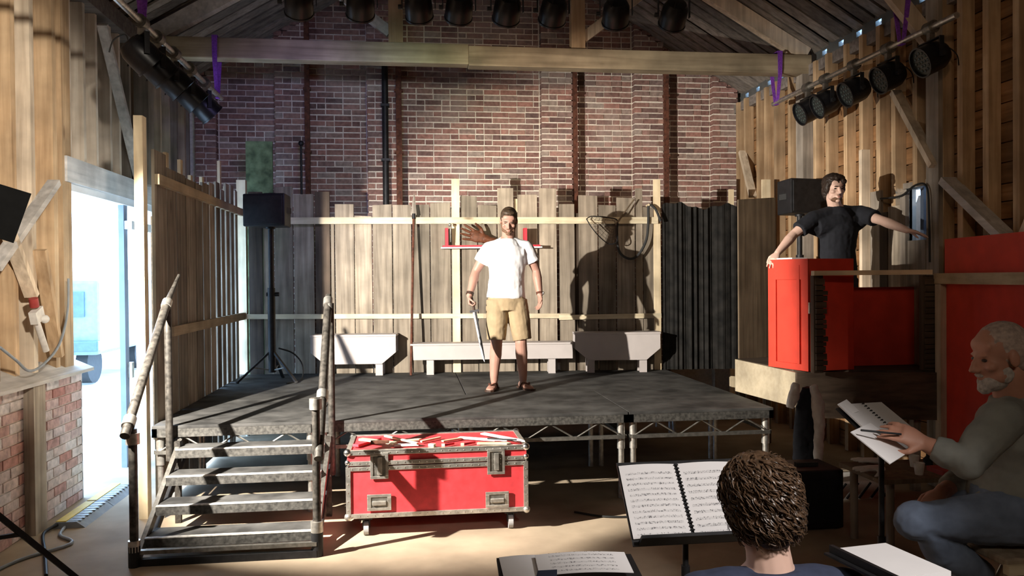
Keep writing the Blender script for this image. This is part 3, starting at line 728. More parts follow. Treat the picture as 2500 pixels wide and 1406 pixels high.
# ------------------------------------------------------------------ stage lamps
plain('gloss_black', (.008, .008, .010), .36, scale=20, var=.3)
def mmesh(mb, name, mat, smooth=True):
    me = mb.mesh(name, smooth); me.materials.append(MATS[mat]); return me
RX = Matrix.Rotation(radians(90), 3, 'X')       # local z -> -y
PARM = {}
m = MB(); m.lathe([(.05, -.045), (.05, .045), (.033, .045), (.033, -.045), (.05, -.045)], M=Matrix.Rotation(radians(90), 3, 'Y')); m.box(-.02, .02, -.022, .022, -.10, -.035); PARM['clamp'] = mmesh(m, 'clamp', 'alu_dark')
m = MB(); m.box(-.14, .14, -.018, .018, -.108, -.1)
for s in (-1, 1): m.box(s*.14-.004, s*.14+.004, -.018, .018, -.26, -.1)
PARM['yoke'] = mmesh(m, 'yoke', 'black_metal', False)
m = MB(); m.lathe([(.045, -.13), (.085, -.12), (.112, -.07), (.118, 0), (.118, .085), (.124, .085), (.124, .1), (.112, .1), (.110, .07), (.02, .068)], M=RX); PARM['can'] = mmesh(m, 'can', 'gloss_black')
m = MB(); m.lathe([(.108, .071), (.108, .078), (.01, .079)], M=RX); PARM['lens'] = mmesh(m, 'lens', 'lens_dark')
m = MB()
for r, n in ((.0, 1), (.036, 6), (.074, 12)):
    for k in range(n):
        m.lathe([(.012, .079), (.012, .083), (.004, .087)], c=RX @ V((r*cos(2*pi*k/n), r*sin(2*pi*k/n), 0)), M=RX, seg=8)
PARM['leds'] = mmesh(m, 'led_cluster', 'led_off')
m = MB().cyl((.144, 0, -.24), (.172, 0, -.24), .02); PARM['knob'] = mmesh(m, 'tilt_knob', 'black_plastic')
m = MB().tube([(0, .12, 0), (.0, .17, .02), (.03, .19, -.06), (.06, .15, -.14)], .005, 6); PARM['lead'] = mmesh(m, 'power_lead', 'cable_black')
def par(loc, rz, tilt, label, cat, group, sc=1.0, bar=pi/2):
    dz = rz-bar
    t = thing('par_lamp', (0, 0, 0), label, cat, group)
    link('clamp', PARM['clamp'], t)
    for k, nm in (('yoke', 'yoke'), ('knob', 'tilt_knob')): link(nm, PARM[k], t).rotation_euler = (0, 0, dz)
    c = link('can', PARM['can'], t); c.location = (0, 0, -.24); c.rotation_euler = (tilt, 0, dz)
    for k, nm in (('lens', 'lens'), ('leds', 'led_cluster'), ('lead', 'power_lead')): link(nm, PARM[k], c)
    t.location = loc; t.rotation_euler = (0, 0, bar); t.scale = (sc, sc, sc); return t
def barthing(a, b, label, r=.025):
    o = MB().cyl(a, b, r, seg=14).build('lighting_bar', 'alu', smooth=True); tag(o, label, 'bar'); return o
def strap(x, y, zlo, zhi, half, label):
    m = MB()
    prof = [(x-.055, y, zhi), (x-.012, y, zlo+.03), (x, y, zlo-.035), (x+.012, y, zlo+.03), (x+.055, y, zhi)]
    R = []
    for (px, py, pz) in [(x-.055, y, zhi)]+[(x-.02, y, zlo+.05), (x-.03, y, zlo-.03), (x+.03, y, zlo-.03), (x+.02, y, zlo+.05)]+[(x+.055, y, zhi)]:
        R.append([V((px-.004, py-half, pz)), V((px+.004, py-half, pz)), V((px+.004, py+half, pz)), V((px-.004, py+half, pz))])
    m.rings(R)
    o = m.build('sling_strap', 'purple'); tag(o, label, 'strap', 'purple sling straps'); return o
# bar on the door side
lx, lz = -1.95, 3.68
barthing((lx, 4.2, lz), (lx, 8.66, lz), 'steel lighting bar slung along the door side wall')
lq = random.Random(2)
for i, (u, v) in enumerate(((345, 75), (385, 110), (425, 150), (465, 190), (500, 222))):
    p = at(u, v, X=lx); p.x = lx; p.z = lz
    par(p, radians(118+lq.uniform(-5, 5)), radians(42), ['black lamp on the door side bar, the one by the purple strap over the steps', 'black lamp on the door side bar, second from the strap over the steps', 'middle black lamp of the five on the door side bar', 'black lamp on the door side bar, second from the strap on the tie beam', 'black lamp at the brick wall end of the door side bar'][i], 'stage lamp', 'lamps on the door side bar')
# wrapped slings: around tie beam and bar
def sling(x, y, ztop, zbar, label, wy=.1):
    m = MB()
    for sy in (-1, 1):
        R = []
        for k in range(7):
            t = k/6; tt = max(0, (t-.45)/.55); yy = y+sy*(wy*(1-tt)+.028*tt); w = .028-.012*t
            z = ztop*(1-t)+zbar*t
            R.append([V((x-w, yy-.003, z)), V((x+w, yy-.003, z)), V((x+w, yy+.003, z)), V((x-w, yy+.003, z))])
        m.rings(R)
    m.box(x-.028, x+.028, y-wy-.003, y+wy+.003, ztop, ztop+.006); m.box(x-.018, x+.018, y-.03, y+.03, zbar-.036, zbar-.03)
    o = m.build('sling_strap', 'purple'); tag(o, label, 'strap', 'purple sling straps')
sling(lx+.0, 8.5, 4.255, lz, 'purple sling strap from the tie beam to the door side lamp bar')
sling(lx+.0, 6.2, 4.375, lz, 'purple sling strap holding the door side lamp bar over the steps')
# bar on the right
rx, rz_ = 4.08, 3.72
barthing((rx, 5.55, rz_), (rx, 8.62, rz_), 'steel lighting bar slung along the right timber wall')
for i, (u, v) in enumerate(((1972, 225), (2015, 205), (2085, 172), (2168, 130), (2272, 85))):
    p = at(u, v, X=rx); p.x = rx; p.z = rz_
    par(p, radians(-92), radians(24), ['black lamp with small lights at the brick wall end of the right bar', 'second black lamp from the brick wall on the right bar', 'middle black lamp of the five on the right bar', 'black lamp on the right bar beside the knee brace', 'black lamp hanging at the open end of the right bar by the grey post'][i], 'stage lamp', 'lamps on the right bar', 1.0)
sling(rx-.02, 8.5, 4.255, rz_, 'purple sling strap from the tie beam to the right lamp bar')
sling(rx-.02, 6.2, 4.375, rz_, 'purple sling strap holding the right lamp bar over the red box')
# bar over the front of the stage
fy, fz = 5.88, 3.965
barthing((-1.6, fy, fz), (2.9, fy, fz), 'steel lighting bar hung under the front truss above the stage')
for i, u in enumerate((730, 880, 1022, 1121, 1238, 1351, 1504, 1645)):
    p = at(u, 20, Y=fy)
    par((p.x, fy, fz), radians(180+lq.uniform(-14, 14)), radians(38), 'dark round backed lamp hanging from the bar under the front truss', 'stage lamp', 'lamps on the front bar', .86, bar=0)
    cl, pw = (((.45, .4, 1), 70), ((.55, .45, 1), 60), ((.45, 1, .65), 45), ((.9, 1, .75), 40), ((1, .85, .6), 45), ((1, .75, .5), 45), ((1, .6, .42), 45), ((1, .8, .55), 45))[i]
    spot('par_beam', (p.x, fy+.16, fz-.33), (p.x*1.35-.35, 10.5, 3.15), pw, cl, 58, .9, .07)
# hook clamps holding that bar under the truss
for x in (-.6, .62, 1.9):
    o = MB().box(x-.02, x+.02, fy-.03, 6.2, fz+.028, fz+.055).box(x-.02, x+.02, 6.12, 6.16, fz+.055, 4.165).build('bar_bracket', 'black_metal'); tag(o, 'black bracket fixing the front lamp bar to the truss', 'bracket', 'brackets of the front lamp bar')

# ------------------------------------------------------------------ flood lamp on a stand (key light)
LP = V((-2.53, 4.4, 2.26)); AIM = V((1.0, 8.0, .55)); D = (AIM-LP).normalized()
fs_ = thing('flood_lamp', (LP.x, LP.y, 0), 'black flood lamp on a tripod stand shining towards the stage', 'lamp')
Mz = D.to_track_quat('Z', 'Y').to_matrix()
MB().lathe([(.05, -.17), (.10, -.16), (.13, -.10), (.145, .02), (.137, .02), (.12, -.08), (.02, -.1)], c=LP, M=Mz, seg=24).build('housing', 'black_metal', fs_, smooth=True)
MB().lathe([(.11, -.075), (.11, -.07), (.01, -.068)], c=LP, M=Mz, seg=24).build('lens', 'lamp_glass', fs_, smooth=True)
UPV = V((0, 0, 1)); SDV = D.cross(UPV).normalized(); UPV = SDV.cross(D)
for out, ang in ((UPV, 30), (-UPV, 55), (SDV, 16), (-SDV, 40)):
    fln = .45 if out == SDV else .27
    ax = D*cos(radians(ang))+out*sin(radians(ang)); side = D.cross(out).normalized()
    p0 = LP+D*.02+out*.145; p1 = p0+ax*fln; n0 = ax.cross(side).normalized()*.004
    MB().hexa([p0-side*.13-n0, p0+side*.13-n0, p0+side*.13+n0, p0-side*.13+n0, p1-side*.14-n0, p1+side*.14-n0, p1+side*.14+n0, p1-side*.14+n0]).build('barn_door', 'flat_black', fs_)
MB().cyl((LP.x, LP.y, .35), (LP.x, LP.y, LP.z-.12), .018).build('stand_pole', 'black_metal', fs_, smooth=True)
for f in ((-1.98, 5.02), (-2.58, 4.8), (-2.45, 3.75)):
    MB().beam((LP.x, LP.y, .95), (f[0], f[1], .0), .03, .03).build('stand_leg', 'black_metal', fs_)
    mid = V((LP.x, LP.y, .95)).lerp(V((f[0], f[1], 0)), .62); MB().beam((LP.x, LP.y, .42), mid, .022, .022).build('leg_brace', 'black_metal', fs_)
kl = spot('key_spot', LP-D*.05, AIM, 2900, (1, .93, .82), 80, .5, .02)

# ------------------------------------------------------------------ loudspeakers on stands
def speaker(c, ground, rz, label, w=.46, h=.34, d=.34):
    t = thing('loudspeaker', (0, 0, 0), label, 'loudspeaker')
    poly = [(-w/2, -d/2), (w/2, -d/2), (w*.34, d/2), (-w*.34, d/2)]
    MB().prism(poly, lambda x, y: (x, y, -h/2), lambda x, y: (x, y, h/2)).build('cabinet', 'black_plastic', t, bevel=.012)
    MB().box(-w/2+.02, w/2-.02, -d/2-.012, -d/2, -h/2+.02, h/2-.02).build('grille', 'black_metal', t, bevel=.006)
    MB().box(-.06, .06, -.02, .02, h/2, h/2+.02).build('handle', 'black_metal', t)
    for s in (-1, 1): MB().rbox((s*w*.44, .0, .0), (.012, .12, .06)).build('side_grip', 'rubber', t)
    MB().cyl((0, 0, -h/2-.02), (0, 0, -h/2), .05).build('pole_cup', 'black_metal', t, smooth=True)
    t.location = c; t.rotation_euler = (0, 0, rz)
    s = thing('speaker_stand', (c[0], c[1], ground), 'black tripod stand under the '+label.split('black ')[-1], 'stand')
    MB().cyl((c[0], c[1], ground+.1), (c[0], c[1], c[2]-h/2-.02), .027).build('pole', 'black_metal', s, smooth=True)
    MB().cyl((c[0], c[1], ground+.1), (c[0], c[1], ground+1.0), .04).build('sleeve', 'black_metal', s, smooth=True)
    MB().cyl((c[0]-.05, c[1], ground+.93), (c[0]+.08, c[1], ground+.93), .022).build('knob', 'black_plastic', s, smooth=True)
    for k in range(3):
        a = radians(80+120*k); f = V((c[0]+.36*cos(a), c[1]+.30*sin(a), ground+.012)); top = V((c[0], c[1], ground+.34))
        MB().beam(top, f, .028, .02).build('leg', 'black_metal', s); MB().beam((c[0], c[1], ground+.12), top.lerp(f, .55), .018, .012).build('leg_strut', 'alu_dark', s)
        MB().ell(f, (.02, .02, .012), nu=8, nv=6).build('rubber_foot', 'rubber', s)
p = at(660, 515, Y=8.75); speaker(p, ST, radians(-14), 'black loudspeaker in front of the plank fence')
p = at(1952, 482, Y=8.0); speaker(p, .997, radians(10), 'black loudspeaker behind the man in the black shirt', .46, .36)
# cable loop at the first stand
pc_ = at(660, 880, Y=8.72)
o = MB().tube([at(680, 850, Y=8.85), at(715, 862, Y=8.85), at(738, 890, Y=8.85), V((at(735, 905, Y=8.8).x, 8.8, ST+.01)), V((at(700, 905, Y=8.5).x, 8.5, ST+.01))], .008).build('speaker_cable', 'cable_black', smooth=True); tag(o, 'black cable looping down beside the speaker stand', 'cable')

# ------------------------------------------------------------------ human building blocks (also used for the carved hand)
def frame(d, n):
    d = V(d).normalized(); n = V(n); n = (n-d*n.dot(d)).normalized(); return d, n, d.cross(n)
def hand(mb, wrist, d, n, thumb, curl, sc=1.0, spread=.0, thumb_in=.3):
    d, n, s = frame(d, n); s = s*thumb; W = V(wrist)
    L = .09*sc
    mb.loft([W-d*.02*sc, W+d*.02*sc, W+d*.055*sc, W+d*L], [(.026*sc, .02*sc), (.033*sc, .019*sc), (.042*sc, .016*sc), (.040*sc, .012*sc)], side=s, seg=12)
    for i, (off, ln) in enumerate(((.030, .072), (.0105, .081), (-.0095, .076), (-.029, .060))):
        dirn = (d+s*(spread*(1.5-i))).normalized(); p = W+d*(L-.012*sc-(.004*sc if i == 3 else 0))+s*off*sc; pts = [p]; rr = [.0098*sc]
        a = 0; c = curl[i] if isinstance(curl, (list, tuple)) else curl
        for k, fr in enumerate((.45, .31, .24)):
            a += c*(1.0, 1.15, .8)[k]; dd = dirn*cos(a)+n*sin(a); p = p+dd*(ln*fr*sc+(.012*sc if k == 0 else 0)); pts.append(p); rr.append((.0088, .0080, .0058)[k]*sc)
        mb.loft(pts, rr, side=s, seg=8); mb.ell(pts[-1], rr[-1], nu=8, nv=6)
    p = W+d*.022*sc+s*.024*sc; d1 = (d*.62+s*.75+n*thumb_in).normalized(); d2 = (d*.9+s*.25+n*(thumb_in+.35)).normalized()
    pts = [p, p+d1*.042*sc, p+d1*.042*sc+d2*.032*sc, p+d1*.042*sc+d2*.054*sc]
    mb.loft(pts, [.014*sc, .0115*sc, .010*sc, .007*sc], side=n, seg=8); mb.ell(pts[-1], .007*sc, nu=8, nv=6)
def fuse(mb, name, mat, parent, voxel=.006, smooth=5, disp=0, dscale=.1):
    me = bpy.data.meshes.new(name); me.from_pydata(mb.v, [], mb.f)
    bm = bmesh.new(); bm.from_mesh(me); bmesh.ops.recalc_face_normals(bm, faces=bm.faces); bm.to_mesh(me); bm.free()
    o = bpy.data.objects.new(name, me); COL.objects.link(o)
    r = o.modifiers.new('r', 'REMESH'); r.mode = 'VOXEL'; r.voxel_size = voxel; r.use_smooth_shade = True
    s = o.modifiers.new('s', 'SMOOTH'); s.factor = .5; s.iterations = smooth
    if disp:
        tx = bpy.data.textures.new(name, 'CLOUDS'); tx.noise_scale = dscale; tx.noise_depth = 2
        dm = o.modifiers.new('d', 'DISPLACE'); dm.texture = tx; dm.strength = disp; dm.mid_level = .5; dm.texture_coords = 'LOCAL'
    dg = bpy.context.evaluated_depsgraph_get(); ev = o.evaluated_get(dg)
    nm = bpy.data.meshes.new_from_object(ev); nm.name = name
    bpy.data.objects.remove(o); bpy.data.meshes.remove(me)
    for pl in nm.polygons: pl.use_smooth = True
    nm.materials.clear(); nm.materials.append(MATS[mat])
    return link(name, nm, parent)

# ------------------------------------------------------------------ things on the fence
yo = -.19
SH = (FY[0]+yo, FY[1])
a = at(1077, 604, Y=SH); b = at(1324, 604, Y=SH)
sh_ = thing('hand_shelf', ((a.x+b.x)/2, a.y+.1, a.z), 'red and white shelf fixed to the fence holding a big brown hand', 'shelf')
def SP(x, o): return V((x, yl(x, yo)+o, 0))
m = MB().prism([(a.x, a.z-.012), (b.x, a.z-.012), (b.x, a.z+.003), (a.x, a.z+.003)], lambda x, z: SP(x, 0)+V((0, 0, z)), lambda x, z: SP(x, .15)+V((0, 0, z))).build('shelf_edge', 'paper', sh_)
m = MB().prism([(a.x+.02, a.z+.003), (b.x-.02, a.z+.003), (b.x-.02, a.z+.024), (a.x+.02, a.z+.024)], lambda x, z: SP(x, .01)+V((0, 0, z)), lambda x, z: SP(x, .15)+V((0, 0, z))).build('shelf_board', 'shelf_red', sh_)
for u in (1091, 1284):
    q = at(u, 556, Y=SH); MB().prism([(q.x-.016, a.z+.024), (q.x+.016, a.z+.024), (q.x+.016, q.z), (q.x-.016, q.z)], lambda x, z: SP(x, .02)+V((0, 0, z)), lambda x, z: SP(x, .14)+V((0, 0, z))).build('end_panel', 'shelf_red', sh_)
m = MB(); w = at(1205, 592, Y=SH); w = SP(w.x, .07)+V((0, 0, w.z+.02))
tip = at(1110, 560, Y=SH); dd = (V((tip.x, w.y, tip.z))-w).normalized()
hand(m, w+dd*.09, dd, V((.1, -1, .15)), 1, (.05, .08, .1, .06), sc=1.75, spread=.16)
m.loft([w-dd*.10, w+dd*.1], [(.05, .045), (.05, .036)], seg=12)
hd_ = fuse(m, 'carved_hand', 'glove_brown', None, .006, 3); tag(hd_, 'large dark brown carved hand lying on the red shelf', 'carving')
m = MB().beam(at(1100, 590, Y=SH)+V((0, .07, 0)), at(1100, 552, Y=SH)+V((0, .06, 0)), .012, .012).ell(at(1099, 548, Y=SH)+V((0, .06, 0)), .02)
o = m.build('candle_peg', 'alu', smooth=True); tag(o, 'small pale metal peg standing at the end of the red shelf', 'peg')
# spear
s0 = at(1003, 898, Y=(FY[0]-.30, FY[1])); s0.z = ST+.005; s1 = at(1010, 528, Y=(FY[0]-.075, FY[1]))
sp_ = thing('spear', s0, 'spear with a red brown shaft leaning upright against the fence', 'spear')
MB().cyl(s0, s1, .014, seg=10).build('shaft', 'rust', sp_, smooth=True)
d = (s1-s0).normalized(); sd = V((1, 0, 0)); R = []
for t, w in ((0, .012), (.02, .034), (.1, .026), (.22, .012), (.27, .001)):
    c = s1+d*t; R.append([c-sd*w, c-V((0, .009 if t < .25 else .001, 0)), c+sd*w, c+V((0, .009 if t < .25 else .001, 0))])
MB().rings(R).build('spear_head', 'grey_z', sp_); MB().cyl(s1-d*.03, s1+d*.03, .02, seg=10).build('socket', 'black_metal', sp_, smooth=True)
# landing net and hose hoop hung on the fence
NY = (FY[0]-.10, FY[1])
nt = thing('landing_net', at(1510, 560, Y=NY), 'round landing net with a wire hoop hung on the fence', 'net')
hoop = [at(u, v, Y=NY)+V((0, dy, 0)) for u, v, dy in ((1430, 535, -.04), (1445, 528, .0), (1480, 530, .03), (1507, 536, .02), (1505, 560, -.05), (1500, 590, -.12), (1480, 597, -.15), (1458, 580, -.13), (1440, 556, -.09))]
MB().tube(hoop+[hoop[0]], .006, 6).build('hoop', 'black_metal', nt, smooth=True)
cen = sum(hoop, V())/len(hoop); deep = at(1535, 520, Y=NY)+V((0, .02, 0))
m = MB(); hp = smooth_path(hoop+[hoop[0]], 2)
lev = []
for j in range(6):
    t = j/5; ring = [h.lerp(cen, t*.55).lerp(deep, .25*t) for h in hp]; lev.append(ring)
for ring in lev[1:]: m.loft(ring, .0015, seg=4)
for i in range(len(hp)): m.loft([r[i] for r in lev], .0015, seg=4)
o = m.build('netting', 'leather', nt); tag(o, kind='stuff')
MB().cyl(at(1505, 545, Y=NY), at(1550, 486, Y=NY)+V((0, .04, 0)), .008, seg=8).build('net_handle', 'brown_board', nt, smooth=True)
HY = (FY[0]-.085, FY[1])
hs = MB().tube([at(u, v, Y=HY) for u, v in ((1613, 540), (1600, 510), (1584, 502), (1583, 540), (1578, 585), (1560, 620), (1540, 632), (1518, 622), (1508, 600), (1506, 560), (1508, 545))], .015, 10).build('hose_loop', 'rubber', smooth=True); tag(hs, 'black hose loop hanging from a peg at the end of the fence', 'hose')
pg = at(1584, 500, Y=(FY[0]-.1, FY[1])); o = MB().cyl(pg, pg+V((.01, .12, 0)), .012).build('wall_peg', 'pine_z', smooth=True); tag(o, 'wooden peg near the top of the fence holding the black hose', 'peg')
# sawn-off tree stub beside hose
# ------------------------------------------------------------------ raised platform and red furniture on the right
pf = thing('raised_platform', (3.6, 7.2, 0), 'raised wooden platform with a pale side board and dark front board', 'platform')
a0 = at(1795, 955, Z=ST); b0 = at(1935, 990, Z=ST)
PX0, PY0 = b0.x-.02, b0.y
c0 = at(2300, 985, Y=5.98)
MB().prism([(a0.x+.03, a0.y), (PX0+.04, PY0+.02), (c0.x, 6.0), (4.34, 6.05), (4.34, 8.3), (3.6, 8.3), (a0.x+.09, a0.y+.1)], lambda x, y: (x, y, .955), lambda x, y: (x, y, .995)).build('platform_top', 'board_x', pf)
MB().hexa([V((a0.x, a0.y, ST+.002)), V((PX0, PY0-.09, ST+.002)), V((PX0+.025, PY0-.09, ST+.002)), V((a0.x+.025, a0.y, ST+.002)), V((a0.x, a0.y, 1.0)), V((PX0, PY0-.09, .985)), V((PX0+.025, PY0-.09, .985)), V((a0.x+.025, a0.y, 1.0))]).build('side_board', 'ply', pf)
MB().hexa([V((PX0+.0, PY0-.12, .62)), V((c0.x, 5.94, .60)), V((c0.x, 5.97, .60)), V((PX0, PY0-.09, .62)), V((PX0, PY0-.12, .99)), V((c0.x, 5.94, .985)), V((c0.x, 5.97, .985)), V((PX0, PY0-.09, .99))]).build('front_board', 'board_x', pf)
for x, y in ((3.25, 6.3), (4.1, 6.1), (3.75, 8.1), (4.1, 8.1)): MB().box(x-.03, x+.03, y-.03, y+.03, 0, .955).build('leg', 'grey_z', pf)
# red box
A = at(1879, 893, Z=1.0); B = at(1977, 906, Z=1.0); ztop = at(1930, 633, Y=6.35).z
Cc = V((B.x+.42, B.y+.06, 1.0)); Dd = Cc+(A-B)*.5
rbx = thing('red_box', (A+B+Cc+Dd)/4, 'bright red panelled box stand on the raised platform', 'box')
rbx.location.z = .997
q = [A, B, Cc, Dd]
m = MB().hexa([V((p.x, p.y, .997)) for p in q]+[V((p.x, p.y, ztop)) for p in q]).build('carcass', 'prop_red', rbx, bevel=.004)
nA = V(((B-A).y, -(B-A).x, 0)).normalized()
def onface(t0, t1, z0, z1, out0, out1, nm, mat='prop_red'):
    p0, p1 = A.lerp(B, t0), A.lerp(B, t1); n0 = nA if nA.x < 0 else -nA
    c = []
    for z in (z0, z1): c += [V((p0.x, p0.y, z))+n0*out0, V((p1.x, p1.y, z))+n0*out0, V((p1.x, p1.y, z))+n0*out1, V((p0.x, p0.y, z))+n0*out1]
    return MB().hexa(c).build(nm, mat, rbx, bevel=.002)
onface(0, .2, .997, ztop, 0, .014, 'stile'); onface(.84, 1.0, .997, ztop, 0, .016, 'stile'); onface(.2, .84, ztop-.17, ztop, 0, .014, 'top_rail'); onface(.2, .84, .997, 1.05, 0, .014, 'bottom_rail'); onface(.74, .80, 1.05, ztop-.05, 0, .02, 'bead')
p = at(1980, 752, Y=B.y-.02); MB().rbox((p.x, B.y-.012, p.z), (.03, .02, .09)).build('hinge', 'alu', rbx)
ltop = MB().hexa([V((p.x, p.y, ztop+.001)) for p in q]+[V((p.x, p.y, ztop+.012)) for p in q])
o = MB().hexa([V((A.x+.02, A.y-.02, ztop+.002)), V((A.x+.10, A.y-.22, ztop+.002)), V((A.x+.24, A.y-.2, ztop+.002)), V((A.x+.16, A.y+.0, ztop+.002)), V((A.x+.02, A.y-.02, ztop+.014)), V((A.x+.10, A.y-.22, ztop+.014)), V((A.x+.24, A.y-.2, ztop+.014)), V((A.x+.16, A.y, ztop+.014))]).build('script_booklet', 'paper'); tag(o, 'white script booklet lying on top of the red box', 'booklet')
# low red panel between rough posts, with a timber rail on top
YF2 = 6.07
lp_ = thing('red_barrier', at(2130, 905, Y=YF2), 'low dark red panel between rough posts under a timber rail', 'barrier'); lp_.location.z = 1.0
a = at(2050, 702, Y=YF2); b = at(2256, 702, Y=YF2)
a = at(2050, 702, Y=6.44); b = at(2262, 702, Y=6.44)
MB().box(a.x-.05, b.x, 6.44, 6.465, .997, a.z).build('panel', 'prop_red', lp_)
for u0, u1 in ((1985, 2008), (2252, 2284)):
    p, q2 = at(u0, 672, Y=YF2-.05), at(u1, 672, Y=YF2-.05)
    MB().box(p.x, q2.x, YF2-.06, YF2-.005, .997, p.z).build('post', 'fence_dark', lp_)
    rq = random.Random(u0); z = 1.02
    while z < p.z-.06:
        hh = rq.uniform(.03, .06); MB().box(p.x+.01, q2.x+rq.uniform(.0, .03), YF2-.075-rq.uniform(0, .012), YF2-.06, z, z+hh-.006).build('slate_strip', 'board_x', lp_); z += hh
p, q2 = at(1984, 667, Y=YF2-.09), at(2272, 664, Y=YF2-.09)
MB().beam(p, q2, .05, .038).build('top_rail', 'pine_x', lp_)
# tall red panel on a timber frame
tp = thing('red_screen', at(2400, 1060, Y=5.5), 'tall dark red panel on a pale timber frame beside the seated man', 'screen'); tp.location.z = 0
def RP(u, v, off=0): return at(u, v, Y=(9.5+off, -.82))
a = at(2306, 584, Y=5.93); b = at(2500, 572, Y=4.9); b = a+(b-a)*1.5; b.z = a.z
th = V((.02, .004, 0))
MB().hexa([V((a.x, a.y, .0)), V((b.x, b.y, .0)), V((b.x, b.y, 0))+th, V((a.x, a.y, 0))+th, a, b, b+th, a+th]).build('red_sheet', 'prop_red', tp)
off = V((-.03, -.012, 0)); zr = at(2290, 680, Y=5.93).z
MB().beam(V((a.x, a.y+.08, zr))+off, V((b.x, b.y, zr))+off, .035, .085).build('cross_rail', 'pine_y', tp)
MB().beam(V((a.x, a.y+.02, 0))+off, V((a.x, a.y+.02, zr-.045))+off, .05, .07).build('upright', 'stud_pale', tp)
# weathered boards behind the barrier and pale post
bs = thing('board_screen', (4.1, 6.8, 0), 'row of weathered boards leaning on the right wall behind the man', 'screen')
for i, (u0, u1, vt, mt) in enumerate(((2122, 2150, 470, 'grey_z'), (2150, 2168, 520, 'fence_dark'), (2168, 2200, 505, 'fence_v'), (2200, 2213, 470, 'grey_z'), (2216, 2258, 588, 'grey_z'))):
    p, q2 = at(u0, vt, X=4.325), at(u1, vt, X=4.325); MB().box(4.325-.012*(i % 2), 4.35, q2.y, p.y, .997, p.z).build('plank', mt, bs)
p, q2 = at(2104, 365, Y=7.1), at(2124, 365, Y=7.1); o = MB().box(p.x, q2.x, 7.1, 7.15, .997, p.z).build('pale_post', 'stud_pale'); tag(o, 'pale upright post rising behind the man in the black shirt', 'post')
p = at(1976, 408, Y=8.6); o = MB().box(p.x-.03, p.x+.03, 8.6, 8.63, 0, p.z).build('batten', 'pine_z'); tag(o, 'pale batten poking up above the loudspeaker behind the man', 'batten')
p, q2 = at(1968, 548, Y=7.9), at(1990, 548, Y=7.9); o = MB().box(p.x, q2.x, 7.55, 7.59, .997, p.z).build('pale_plank', 'pine_z'); tag(o, 'narrow pale plank upright between the red box and the loudspeaker stand', 'plank')
# dark camera arm hanging in the window
o = MB().tube([at(2150, 485, X=4.3), at(2200, 478, X=4.3), at(2235, 452, X=4.3), at(2262, 455, X=4.3), at(2268, 520, X=4.3), at(2270, 640, X=4.3)], .009).build('hanging_hose', 'cable_black', smooth=True); tag(o, 'thick black hose draped over the small window', 'hose')
# ------------------------------------------------------------------ people
def head(mb, c, f, up, sc=1.0, jaw=1.0):
    f, u, s = frame(f, up); M = Matrix((s, f, u)).transposed(); c = V(c)   # local x = right, y = forward, z = up
    M = M*sc
    def E(p, r): mb.ell(c+M @ V(p), r, M)
    E((0, -.014, .034), (.076, .097, .088)); E((0, .028, -.02), (.063, .06, .085)); E((0, .028, -.068), (.052*jaw, .056, .042)); E((0, .07, -.1), (.023, .02, .018))
    E((0, .076, .020), (.048, .012, .009)); E((0, .058, .05), (.058, .024, .034))
    mb.loft([c+M @ V((0, .083, .016)), c+M @ V((0, .1, -.012)), c+M @ V((0, .113, -.030)), c+M @ V((0, .09, -.040))], [.008*sc, .010*sc, .0125*sc, .010*sc], side=s, seg=8)
    for k in (-1, 1):
        E((k*.012, .096, -.034), (.009, .009, .008)); E((k*.043, .062, -.022), (.022, .022, .018)); E((k*.079, -.006, -.004), (.010, .02, .032)); E((k*.045, .03, -.062), (.02, .03, .03))
    E((0, .086, -.062), (.022, .010, .0055)); E((0, .084, -.0735), (.019, .010, .0065))
    return M
def blob(mb, c, M, items):
    for p, r in items: mb.ell(V(c)+M @ V(p), r, M)
def limb(mb, pts, rad, side=None):
    mb.loft(pts, rad, side=side, seg=14)
    for p, r in zip(pts, rad):
        if not isinstance(r, tuple): mb.ell(p, r*.985, nu=12, nv=8)
def spine(mb, pts, rad, sides, seg=20): mb.loft(pts, rad, side=sides, seg=seg)
def eyes(par_, c, M, mat='eye', open_=.0065):
    for k in (-1, 1):
        p = V(c)+M @ V((k*.032, .0765, .003)); MB().ell(p, (.013, .008, open_), M, nu=10, nv=8).build('eye', mat, par_, smooth=True)
def shoe(mb, ankle, d, L=.25, w=.045):
    d = V(d).normalized(); s = d.cross(V((0, 0, 1))).normalized(); a = V(ankle); z0 = a.z-.085
    def Q(t, z): return V((a.x, a.y, 0))+d*t+V((0, 0, z0+z))
    mb.loft([Q(-.06, .035), Q(-.03, .04), Q(.04, .036), Q(.11, .026), Q(.16, .02), Q(.185, .016)], [(.025, .03), (.034, .04), (.038, .036), (.046, .025), (.04, .018), (.02, .012)], side=s, seg=12)

def boots(par_, lst, mat='leather'):
    for ankle, d in lst:
        d = V(d).normalized(); s = d.cross(V((0, 0, 1))).normalized(); a = V(ankle); m_ = MB()
        def Q(t, z): return V((a.x, a.y, a.z-.085))+d*t+V((0, 0, z))
        m_.loft([Q(-.075, .045), Q(-.04, .05), (Q(.03, .045)), Q(.11, .036), Q(.17, .03), Q(.205, .025)], [(.03, .04), (.043, .05), (.047, .046), (.055, .036), (.05, .03), (.026, .02)], side=s, seg=14)
        m_.loft([a-V((0, 0, .03)), a+V((0, 0, .04))], [.048, .05], seg=12)
        sh2 = fuse(m_, 'shoe', mat, par_, .008, 2)
        pts = [(-.085, .035), (-.04, .046), (.05, .046), (.12, .056), (.18, .05), (.215, .024)]; o0 = V((a.x, a.y, 0)); z0 = a.z-.085
        poly = [o0+d*t-s*w for t, w in pts]+[o0+d*t+s*w for t, w in pts[::-1]]
        MB().prism([(q.x, q.y) for q in poly], lambda x, y: (x, y, z0+.001), lambda x, y: (x, y, z0+.022)).build('sole', 'rubber', sh2)
